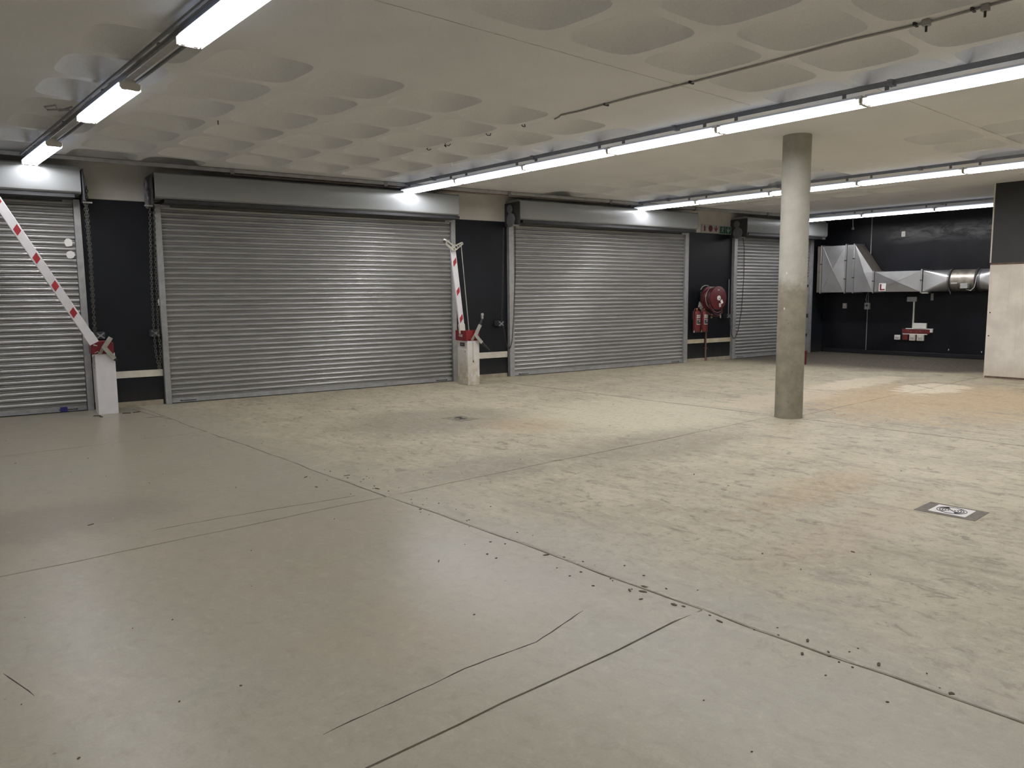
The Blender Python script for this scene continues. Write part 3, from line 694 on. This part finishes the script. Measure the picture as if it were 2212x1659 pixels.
MB().box(0, .42, 0, .035, 0, .19).build('board', 'sign_pale', r)
MB().box(.015, .20, -.002, 0, .015, .175).build('panel', 'sign_green', r)
MB().box(.215, .40, -.002, 0, .015, .175).build('panel', 'sign_green', r)
MB().prism(arrow(.308, .095), -.004, -.002, 'y').build('pictogram', 'sign_pale', r)
fig = MB()
fig.lathe([(.013, -.004), (.013, -.002)], (.128, 0, .155), 'y', 12)
for p, q, w_ in (((.118, .138), (.098, .085), .028), ((.118, .132), (.155, .118), .012), ((.155, .118), (.165, .135), .010), ((.108, .130), (.075, .135), .012), ((.075, .135), (.062, .112), .010),
                 ((.100, .09), (.130, .065), .016), ((.130, .065), (.122, .03), .014), ((.095, .088), (.080, .055), .016), ((.080, .055), (.045, .050), .013)):
    fig.bar((p[0], -.003, p[1]), (q[0], -.003, q[1]), w_, .002, up=(0, 1, 0))
fig.build('pictogram', 'sign_pale', r)

# ------------------------------------------------------------------ extinguishers, hose reel, riser
def extinguisher(s, label, hose_side):
    r = wthing('fire_extinguisher', label, 'extinguisher', s, WALL_N-.13, .70, 'red fire extinguishers on the pier')
    R = .088
    MB().lathe([(R*.9, 0), (R, .015), (R, .43), (R*.93, .465), (R*.7, .495), (.035, .515), (.022, .53)], (0, 0, 0), 'z', 24).build('cylinder', 'red_dull', r, sharp=50)
    MB().lathe([(R+.002, .0), (R+.002, .022)], (0, 0, 0), 'z', 24).build('base_band', 'rubber', r)
    MB().lathe([(.022, .525), (.022, .56), (.012, .565)], (0, 0, 0), 'z', 14).build('valve', 'brass', r)
    MB().bar((-.015, 0, .56), (.12, -.02, .60), .02, .008).bar((-.015, 0, .552), (.10, -.01, .555), .02, .008).build('handle', 'hose', r)
    MB().tube([(-.015, 0, .55), (-.06, -.01, .565), (-.10, -.01, .52), (-.118, -.01, .40), (-.112, -.01, .22), (-.10, -.01, .08), (-.092, -.01, .02)], .010, 8).build('hose', 'hose', r)
    MB().tube([(-.092, -.01, .06), (-.09, -.01, 0)], [.012, .016], 8).build('nozzle', 'grey_plastic', r)
    def patch(t0, t1, z0, z1, m, rr, nm):
        n = 6; vs = []; fs = []
        for i in range(n+1):
            t = t0+(t1-t0)*i/n
            for z in (z0, z1): vs += [((R+rr)*math.sin(t), -(R+rr)*math.cos(t), z)]
        for i in range(n): fs.append((2*i, 2*i+2, 2*i+3, 2*i+1))
        MB().add(vs, fs).build(nm, m, r)
    patch(-.78, .78, .185, .415, 'sign_white', .0012, 'label')
    patch(-.70, .70, .355, .40, 'label_print', .0018, 'label_print')
    patch(-.70, .70, .31, .34, 'sign_red', .0018, 'label_print')
    patch(-.70, .70, .20, .295, 'dark_panel', .0018, 'label_print')
    patch(-.15, .25, .25, .28, 'sign_white', .0022, 'label_print')
    MB().box(-.02, .02, R-.01, .13, .30, .50).build('hook_bracket', 'iron', r)
extinguisher(13.73, 'left one of the two red fire extinguishers on the dark pier', -1)
extinguisher(13.985, 'right one of the two red fire extinguishers, beside the riser pipe', 1)
r = wthing('riser_pipe', 'thin brown riser pipe from the floor to the hose reel', 'pipe', 14.15, WALL_N-.05, 0)
MB().tube([(0, 0, 0), (0, 0, 1.06), (.02, -.02, 1.10), (.06, -.05, 1.12)], .020, 10).build('pipe', 'pipe_brown', r)
for z in (.3, .8): MB().box(-.03, .03, -.024, .05, z, z+.025).build('saddle', 'pipe_brown', r)
MB().lathe([(.026, -.02), (.03, 0), (.026, .02)], (.11, -.06, 1.10), 'z', 12).bar((.11, -.06, 1.07), (.11, -.06, 1.02), .05, .012, up=(0,1,0)).build('stop_valve', 'brass', r)
r = wthing('hose_reel', 'red fire hose reel with white hub cap and two hanging tags', 'hose reel', 14.10, WALL_N, 1.50)
RR = .275
MB().lathe([(RR-.01, -.46), (RR, -.455), (RR, -.44), (RR-.012, -.435), (RR-.03, -.43), (.17, -.425), (.10, -.435), (.06, -.44), (.06, -.445), (.10, -.442), (.17, -.435), (RR-.035, -.44), (RR-.02, -.458)], (0, 0, 0), 'y', 40).build('front_disc', 'reel_red', r)
MB().lathe([(RR-.012, -.19), (RR, -.185), (RR, -.17), (RR-.012, -.165)], (0, 0, 0), 'y', 40).build('back_disc', 'reel_red', r)
MB().lathe([(.12, -.43), (.12, -.19)], (0, 0, 0), 'y', 24).build('drum', 'reel_red', r)
for k in range(7):
    for j in range(3):
        R_ = .145+.034*j
        if k == 6 and j > 1: continue
        MB().tube([(R_*math.cos(t), -.205-.034*k, R_*math.sin(t)) for t in [2*PI*i/24 for i in range(24)]], .016, 6, closed=True).build('hose_turn', 'hose', r)
R_ = .262
MB().tube([(R_*math.cos(t), -.30, R_*math.sin(t)) for t in [2*PI*i/32 for i in range(32)]], .007, 6, closed=True).build('guide_hoop', 'bracket', r)
MB().lathe([(.056, -.46), (.06, -.47), (.045, -.485)], (0, 0, 0), 'y', 20).build('hub_cap', 'plastic_white', r)
MB().box(-.02, .02, -.490, -.486, -.025, .0).build('hub_print', 'label_print', r)
MB().box(-.035, .03, -.462, -.457, .175, .20).build('disc_label', 'sign_white', r)
for (cx, cz, an, m) in ((.10, -.085, .5, 'paper'), (.04, -.165, .12, 'sign_white')):
    ca, sa = math.cos(an), math.sin(an)
    MB().prism([(cx+ca*x-sa*z, cz+sa*x+ca*z) for x, z in ((-.035, -.045), (.035, -.045), (.035, .045), (-.035, .045))], -.470, -.466, 'y').build('tag', m, r)
MB().tube([(-.2, -.36, -.05), (-.21, -.40, -.18), (-.14, -.43, -.30), (-.02, -.44, -.345), (.10, -.44, -.31), (.19, -.42, -.20), (.21, -.36, -.05)], .014, 8).build('loose_hose', 'hose', r)
MB().tube([(-.16, -.30, -.13), (-.16, -.36, -.24), (-.06, -.40, -.37), (.06, -.42, -.40), (.20, -.40, -.34), (.25, -.34, -.18), (.25, -.30, .0)], .013, 8).build('loose_hose', 'hose', r)
MB().tube([(-.08, -.15, -.32), (.02, -.3, -.43), (.13, -.36, -.43), (.17, -.37, -.40)], .013, 8).build('loose_hose', 'hose', r)
MB().tube([(.15, -.38, -.36), (.165, -.38, -.42), (.175, -.38, -.47)], [.02, .018, .012], 10).build('nozzle', 'bracket', r)
MB().box(-.05, .05, -.19, -.02, -.07, .07).box(-.12, .12, -.02, 0, -.15, .15).build('wall_bracket', 'iron', r)
MB().prism([(-.30, -.20), (-.26, -.08), (-.14, -.16), (-.10, -.30), (-.16, -.31)], -.12, -.10, 'y').build('guide_arm', 'bracket', r)
MB().tube([(-.24, -.12, .20), (-.20, -.14, .27), (-.12, -.16, .30), (-.03, -.17, .29)], .011, 8).build('guide_arm', 'bracket', r)

# ------------------------------------------------------------------ ventilation duct on the black wall
XF, XB = 19.62, 20.17
duct = thing('ventilation_duct', 'galvanised duct stepping from tall box to round pipe on the black wall', 'duct', (XF, 7.6, 1.60))
def dl(y): return y-7.6
def cross_box(y0, y1, z0, z1, x0=0., x1=XB-XF, m='duct', name='duct_section', rise=.045):
    a, b, c, d = dl(y0), dl(y1), z0-1.60, z1-1.60
    vs = [(x0,a,c),(x0,b,c),(x0,b,d),(x0,a,d),(x0-rise,(a+b)/2,(c+d)/2),(x1,a,c),(x1,b,c),(x1,b,d),(x1,a,d)]
    fs = [(0,1,4),(1,2,4),(2,3,4),(3,0,4),(0,5,6,1),(1,6,7,2),(2,7,8,3),(3,8,5,0),(5,8,7,6)]
    MB().add(vs, fs).build(name, m, duct, sharp=2)
    if rise:
        f = MB(); k = x0-rise-.001; ym, zm = (a+b)/2, (c+d)/2
        for yy, zz in ((a, c), (b, c), (b, d), (a, d)): f.bar((x0-.001, yy, zz), (k, ym, zm), .007, .010, up=(1, 0, 0))
        f.build('fold', m, duct)
def flange(y, z0, z1, t=.03, e=.03, m='duct'):
    f = MB().box(-e, XB-XF, dl(y)-t/2, dl(y)+t/2, z1-1.60, z1-1.60+e).box(-e, XB-XF, dl(y)-t/2, dl(y)+t/2, z0-1.60-e, z0-1.60).box(-e, 0, dl(y)-t/2, dl(y)+t/2, z0-1.60, z1-1.60)
    f.build('flange', m, duct, bevel=.003)
cross_box(10.13, 10.24, 1.61, 2.82, .03, m='duct_dark', rise=0)
flange(10.115, 1.61, 2.81)
cross_box(9.48, 10.09, 1.61, 2.81)
flange(9.455, 1.61, 2.81)
cross_box(9.27, 9.43, 1.61, 2.81, rise=0)
flange(9.245, 1.61, 2.81)
a, b = dl(9.225), dl(8.75); D = XB-XF
vs = [(0,a,.01),(0,a,1.21),(0,b,.01),(0,b,.51),(D,a,.01),(D,a,1.21),(D,b,.01),(D,b,.51)]
MB().add(vs, [(0,1,2),(1,3,2)], 'duct').add(vs, [(4,6,7,5),(0,2,6,4),(0,4,5,1),(2,3,7,6)], 'duct').add(vs, [(1,5,7,3)], 'duct_dark').build('tapered_section', None, duct, sharp=2)
MB().add([(-.002,a,1.21),(-.03,(a*.45+b*.55),.50),(-.002,b,.01),(-.002,b,.51)], [(0,1,3),(1,2,3),(0,2,1)]).build('fold', 'duct', duct, sharp=2)
flange(8.725, 1.61, 2.11)
cross_box(7.60, 8.70, 1.61, 2.11)
flange(7.58, 1.61, 2.11, e=.035)
RC = .255; cx, cz = D/2+.01, .26
def sq_round(y0, y1, r, name='square_to_round_section'):
    h, q = D/2, .25; C4 = [(h, q), (-h, q), (-h, -q), (h, -q)]; vs = [(cx+u, dl(y0), cz+v) for u, v in C4]; fs = []; n = 9
    for i in range(4):
        o = len(vs); a0 = PI/2*i
        vs += [(cx+r*math.cos(a0+PI/2*k/n), dl(y1), cz+r*math.sin(a0+PI/2*k/n)) for k in range(n+1)]
        fs += [(i, o+k, o+k+1) for k in range(n)] + [(i, (i+1) % 4, o+n)]
    mb = MB().add(vs, fs); me = mb.mesh(name, 'duct', 9)
    o_ = child(me, name, duct)
sq_round(7.555, 7.045, RC)
def ring(y, w_, r, m, nm): MB().lathe([(r-.01, dl(y)-w_/2), (r, dl(y)-w_/2+.004), (r, dl(y)+w_/2-.004), (r-.01, dl(y)+w_/2)], (cx, 0, cz), 'y', 36).build(nm, m, duct)
for y in (7.035, 7.012): ring(y, .016, RC+.012, 'duct', 'rolled_collar')
ring(6.985, .032, RC+.03, 'rubber', 'clamp_band')
MB().lathe([(RC, dl(6.40)), (RC, dl(6.97))], (cx, 0, cz), 'y', 40).build('round_section', 'round_duct', duct)
ring(6.43, .05, RC+.03, 'rubber', 'clamp_band')
for y in (6.385, 6.36): ring(y, .016, RC+.012, 'duct', 'rolled_collar')
sq_round(5.75, 6.345, RC)
cross_box(5.02, 5.75, 1.61, 2.11)
MB().box(-.001, .02, dl(6.94), dl(6.81), .18+.0, .24).build('sticker', 'sign_white', duct).location.x = .035
o = MB().box(-.07, .05, dl(6.71), dl(6.55), .07, .19).build('terminal_box', 'grey_plastic', duct, bevel=.006)
MB().tube([(.0, dl(6.60), .05), (.0, dl(6.5), .02), (.0, dl(6.43), .10), (-.02, dl(6.40), .22), (.02, dl(6.395), .36)], .008, 8).build('flex_cable', 'cable_white', duct)
MB().tube([(.03, dl(7.0), .10), (.03, dl(6.95), .0), (.02, dl(6.93), -.06)], .010, 8).build('strap_tail', 'iron', duct)
MB().box(-.01, .05, dl(7.57), dl(7.42), -.04, -.005).build('support_bracket', 'bracket', duct)
for y, z in ((10.115, .75), (9.455, .82), (9.455, .35), (9.245, .86), (9.245, .38), (8.725, .28), (7.58, .28)):
    MB().box(-.045, -.01, dl(y)-.025, dl(y)+.025, z-.012, z+.012).build('clip', 'iron', duct)
r = thing('letter_plate', 'square white plate with a red letter L on the duct', 'sign', (XF-.040, 8.485, 1.63))
MB().box(-.004, .004, -.085, .085, 0, .19).build('plate', 'plastic_white', r)
MB().prism([(.062, .172), (.062, .02), (-.062, .02), (-.062, .052), (.022, .052), (.022, .172)], -.007, -.004, 'x').build('letter', 'sign_red', r)

# ------------------------------------------------------------------ small fittings on the black wall (X = 20.2)
def wall_box(name, label, cat, y0, y1, z0, z1, dp, m, group=None, parts=None, bevel=.006):
    r = thing(name, label, cat, (X1, (y0+y1)/2, z0), 0, group)
    h = (y1-y0)/2
    MB().box(-dp, 0, -h, h, 0, z1-z0).build('casing', m, r, bevel=bevel)
    if parts: parts(r, h, z1-z0, dp)
    return r
def sockets(r, h, H, dp):
    MB().box(-dp-.004, -dp, -h*.7, h*.7, H*.15, H*.6).build('face_plate', 'sign_white', r)
    for k in (-.3, .3): MB().lathe([(.007, -dp-.007), (.007, -dp-.004)], (0, h*k, H*.35), 'x', 8).build('pin_hole', 'dark_panel', r)
    MB().box(-dp-.008, -dp, -h*.2, h*.2, H*.68, H*.85).build('switch', 'plastic_white', r)
def pin(r, h, H, dp): MB().lathe([(.028, -dp-.006), (.028, -dp)], (0, 0, H*.6), 'x', 14).build('dial', 'rubber', r)
def scrib(r, h, H, dp):
    for k in range(4): MB().bar((-dp-.002, -h*.6, H*(.3+.14*k)), (-dp-.002, h*.5, H*(.2+.17*k)), .006, .004).build('mesh_bar', 'dark_panel', r)
wall_box('vent_plate', 'small square silver plate high on the black wall', 'plate', 8.24, 8.33, 2.98, 3.11, .03, 'drain_plate', None, scrib)
wall_box('wall_socket', 'lone grey socket on the black wall under the tall duct box', 'socket', 9.65, 9.76, 1.18, 1.32, .04, 'grey_plastic', 'sockets on the black wall', sockets)
wall_box('isolator_box', 'grey isolator on the conduit below the tapered duct', 'switch box', 9.03, 9.16, 1.16, 1.33, .08, 'grey_plastic', None, pin)
wall_box('junction_box', 'grey junction box above the white trunking drop', 'box', 7.88, 8.11, 1.36, 1.48, .06, 'grey_plastic')
wall_box('trunking', 'white vertical trunking between junction box and red panel', 'trunking', 7.93, 7.965, .68, 1.36, .03, 'plastic_white', bevel=.002)
wall_box('control_box', 'white box standing on the red panel', 'box', 7.62, 7.92, .69, .83, .06, 'plastic_white')
def chips(r, h, H, dp):
    for k in range(4):
        y, z = random.uniform(-h*.9, h*.9), random.uniform(.01, H-.02); MB().box(-dp-.001, -dp, y, y+.010, z, z+.008).build('paint_chip', 'plastic_white', r)
wall_box('red_board', 'long red painted panel above the sockets', 'panel', 7.54, 8.20, .565, .68, .04, 'red_dull', None, chips)
wall_box('panel_ledge', 'thin white ledge showing above the red panel', 'ledge', 7.48, 8.11, .675, .695, .045, 'plastic_white', bevel=.002)
wall_box('panel_end', 'white end cap right of the red panel', 'cap', 7.475, 7.54, .60, .695, .038, 'plastic_white')
wall_box('panel_underlay', 'white strip showing under the red panel', 'strip', 7.60, 8.19, .54, .565, .03, 'plastic_white', bevel=.002)
wall_box('wall_socket', 'white socket left of the red switch', 'socket', 8.24, 8.38, .40, .52, .04, 'plastic_white', 'sockets on the black wall', sockets)
wall_box('red_switch', 'square red switch under the left end of the red panel', 'switch', 8.05, 8.18, .40, .53, .05, 'red_dull')
wall_box('wall_socket', 'cream socket directly right of the red switch', 'socket', 7.87, 8.01, .39, .54, .06, 'board', 'sockets on the black wall', sockets)
wall_box('wall_socket', 'cream socket furthest right under the red panel', 'socket', 7.67, 7.83, .39, .54, .06, 'board', 'sockets on the black wall', sockets)
wall_box('sensor_strip', 'small upright grey strip right of the junction box', 'sensor', 7.50, 7.565, 1.39, 1.565, .03, 'grey_plastic')
r = thing('conduit', 'thin vertical conduit from ceiling to floor on the black wall', 'conduit', (X1-.02, 9.10, 0))
MB().tube([(0, 0, .1), (0, 0, 1.16)], .011, 8).build('pipe', 'strut', r)
MB().tube([(0, -.01, 1.33), (0, -.01, 1.62)], .011, 8).build('pipe', 'strut', r)
MB().tube([(0, -.02, 1.62), (0, -.02, 2.6), (0, -.02, CEIL)], .011, 8).build('pipe', 'grey_plastic', r)
MB().tube([(0, .03, 1.33), (-.01, .045, 1.42), (0, .02, 1.60)], .006, 6).build('cable', 'cable', r)
r = thing('cable_drop', 'short pale cable with bell end hanging near the ceiling at the far wall', 'cable', (20.05, 9.52, CEIL))
MB().tube([(0, 0, 0), (0, .0, -.12), (0, -.01, -.26)], .012, 8).build('cord', 'grey_plastic', r)
MB().lathe([(.014, 0), (.03, -.03), (.036, -.06), (.02, -.075)], (0, -.01, -.25), 'z', 14).build('bell', 'grey_plastic', r)
for y, z, lab in ((7.1, .18, 'left'), (6.38, .16, 'right')):
    tag(MB().box(-.01, 0, -.008, .008, 0, .035).build('wall_stud', 'plastic_white', loc=(X1, y, z)), 'tiny white stud low on the black wall, %s one of two' % lab, 'stud', 'white studs on the black wall')
for z, lab in ((.93, 'lower'), (1.48-.12, 'upper')):
    tag(MB().lathe([(.012, -.008), (.012, 0)], (0, 0, 0), 'x', 10).build('wall_plug', 'rubber', loc=(16.0, 4.955, z-.15)), '%s tiny black plug at the corner of the cream side wall' % lab, 'plug', 'black plugs at the wall corner')

# ------------------------------------------------------------------ ceiling cable with sprinkler-like clips
r = thing('ceiling_cable', 'grey cable pair clipped across the ceiling, kinked at its far end', 'cable', (6.06, -1.5, CEIL-.012))
pts = [(.0, 0), (.02, 1.5), (.0, 3.3), (.03, 3.9), (-.02, 4.5), (.0, 5.2), (.01, 5.95), (-.02, 6.6), (.0, 7.4), (-.03, 7.62), (.02, 7.70), (.05, 7.80)]
MB().tube([(x, y, 0) for x, y in pts], .008, 6).build('cable', 'cable', r)
MB().tube([(x+.02+.006*math.sin(y*5), y, .003) for x, y in pts[:-2]], .006, 6).build('cable', 'cable', r)
for y in (3.60, 3.98, 5.95, 7.0): MB().box(-.02, .045, y-.008, y+.008, -.012, .012).build('clip', 'iron', r)
for y, lab in ((2.40, 'second'), (2.02, 'first')):
    r = thing('ceiling_nozzle', '%s small fitting hanging from the ceiling cable near the right edge' % ('farther' if y > 2.2 else 'nearer'), 'nozzle', (6.06, y, CEIL), 0, 'fittings on the ceiling cable')
    MB().box(-.025, .025, -.025, .025, -.045, 0).build('body', 'grey_plastic', r, bevel=.004)
    MB().tube([(0, 0, -.045), (0, 0, -.085)], .009, 8).build('stem', 'iron', r)
# loose loop of cable beside the left row and wire stubs
tag(MB().tube([(0, 0, 0), (-.05, .12, -.01), (-.18, .22, -.015), (-.22, .12, -.01), (-.15, -.02, -.01), (-.12, .03, -.05), (-.02, .02, -.03)], .009, 6).build('loose_cable', 'cable', loc=(1.90, 8.95, CEIL-.015)), 'loose loop of dark cable on the ceiling beside the left row', 'cable')
stubs = [(6.05, 6.73, .6, 'nearest the end of the ceiling cable'), (6.06, 7.35, 1.1, 'second from the end of the ceiling cable'), (6.07, 8.18, 2.0, 'right one of the far trio'), (6.04, 8.27, .2, 'middle one of the far trio'), (6.06, 8.60, 2.6, 'left one of the far trio')]
for i, (x, y, a, t) in enumerate(stubs):
    tag(MB().tube([(0, 0, 0), (.03*math.cos(a), .03*math.sin(a), -.02), (.07*math.cos(a+.5), .07*math.sin(a+.5), -.012), (.08*math.cos(a+1), .05*math.sin(a+1), 0)], .005, 6).build('wire_stub', 'rubber', loc=(x, y, CEIL-.002)), 'tiny black wire stub in the ceiling, ' + t, 'wire', 'wire stubs in the ceiling')
tag(MB().box(-.004, .004, -.004, .004, -.045, 0).build('ceiling_hook', 'rubber', loc=(3.28, 8.71, CEIL)), 'short black hook in the ceiling right of the left row', 'hook')

# ------------------------------------------------------------------ floor drains
def drain(x, y, rz, label, dark):
    r = thing('floor_drain', label, 'drain', (x, y, 0), rz, 'square floor drains')
    pts = [(-.155, -.20), (.155, -.20), (.16, .20), (-.16, .205)]
    MB().prism(pts, -.002, .0025, 'z').build('surround', 'drain_dull' if dark else 'drain_frame', r)
    MB().box(-.115, .115, -.125, .125, .0025, .0055).build('plate', 'drain_dull' if dark else 'drain_plate', r, bevel=.0015)
    MB().tube([(.088*math.cos(t), .098*math.sin(t), .0058) for t in [2*PI*i/32 for i in range(32)]], .0032, 5, closed=True).build('rim_ring', 'dark_panel', r)
    for rr in (.072, .056, .040, .022):
        for sg in (0, 1):
            MB().tube([(rr*math.cos(t), rr*1.1*math.sin(t), .0056) for t in [sg*PI+PI*.16+PI*.68*i/10 for i in range(11)]], .0035 if rr > .05 else .0028, 5).build('slot', 'rubber', r)
    MB().lathe([(.01, .0055), (.008, .0075)], (0, 0, 0), 'z', 10).build('screw', 'iron', r)
drain(6.01, 2.03, .02, 'square floor drain with bright plate in the near right floor', False)
drain(6.0, 7.97, .05, 'far floor drain in a dark grimy patch before the widest shutter', True)

# ------------------------------------------------------------------ scattered debris
rnd = random.Random(11)
def flake(mb, x, y, a, b, th=.004, m=None):
    n = rnd.randint(5, 7); ang = rnd.uniform(0, PI); pts = []
    for k in range(n):
        t = 2*PI*k/n; u, v = a*math.cos(t)*rnd.uniform(.6, 1.1), b*math.sin(t)*rnd.uniform(.6, 1.1)
        pts.append((x+u*math.cos(ang)-v*math.sin(ang), y+u*math.sin(ang)+v*math.cos(ang)))
    mb.prism(pts, 0.0003, th, 'z', m)
mb = MB()
for (x, y, a, b) in ((3.16, 3.34, .03, .012), (3.14, 2.56, .035, .02), (3.2, 2.6, .03, .02), (3.12, 2.34, .04, .022), (3.12, 2.06, .03, .01), (3.24, 1.67, .025, .014), (3.1, 1.62, .02, .012), (3.2, 1.55, .02, .012),
                     (3.25, 1.35, .03, .016), (3.22, 1.05, .022, .02), (5.6, 4.0, .03, .012), (3.0, 6.3, .04, .015), (3.3, 6.1, .05, .012), (2.9, 5.9, .03, .012), (3.25, 5.5, .04, .015), (4.6, 2.1, .02, .015),
                     (3.1, 2.62, .03, .012), (3.05, 2.5, .02, .01), (1.2, 6.0, .04, .01), (2.6, 3.7, .03, .008), (2.9, 3.6, .015, .015)): flake(mb, x, y, a*.75, b*.6)
for k in range(110):
    x = rnd.uniform(.3, 11); y = rnd.uniform(1.0, 10.5); s = rnd.uniform(.002, .007); flake(mb, x, y, s*1.5, s, .003)
for k in range(60):
    y = rnd.uniform(1.0, 6.5); x = 3.2+rnd.gauss(0, .12); s = rnd.uniform(.003, .008); flake(mb, x, y, s*1.5, s, .003)
tag(mb.build('floor_grit', 'leaf'), 'dark grit and crumbs scattered over the concrete floor', 'debris', None, 'stuff')
mb = MB()
for k in range(26):
    x, y = (3.17+rnd.gauss(0, .05), 3.12+rnd.gauss(0, .05)) if k < 12 else (rnd.uniform(1, 9), rnd.uniform(2, 9)); flake(mb, x, y, rnd.uniform(.004, .012), .004, .003)
tag(mb.build('pale_crumbs', 'pale_debris'), 'pale plaster crumbs lying on the long floor joint', 'debris', None, 'stuff')
for s, n, a, b, lab in ((1.13, 11.86, .06, .02, 'brown leaf scrap nearest the viewer at the nearer barrier'), (1.16, 11.74, .055, .018, 'brown leaf scrap in front of the nearer barrier'), (1.50, 11.88, .07, .02, 'brown leaf scrap right of the nearer barrier base'), (1.62, 11.90, .06, .014, 'outermost brown leaf scrap right of the nearer barrier')):
    m_ = MB(); flake(m_, 0, 0, a, b, .01); p = wp(s, n, .0005)
    tag(m_.build('leaf_scrap', 'leaf', loc=p), lab, 'leaf', 'leaf scraps round the nearer barrier')
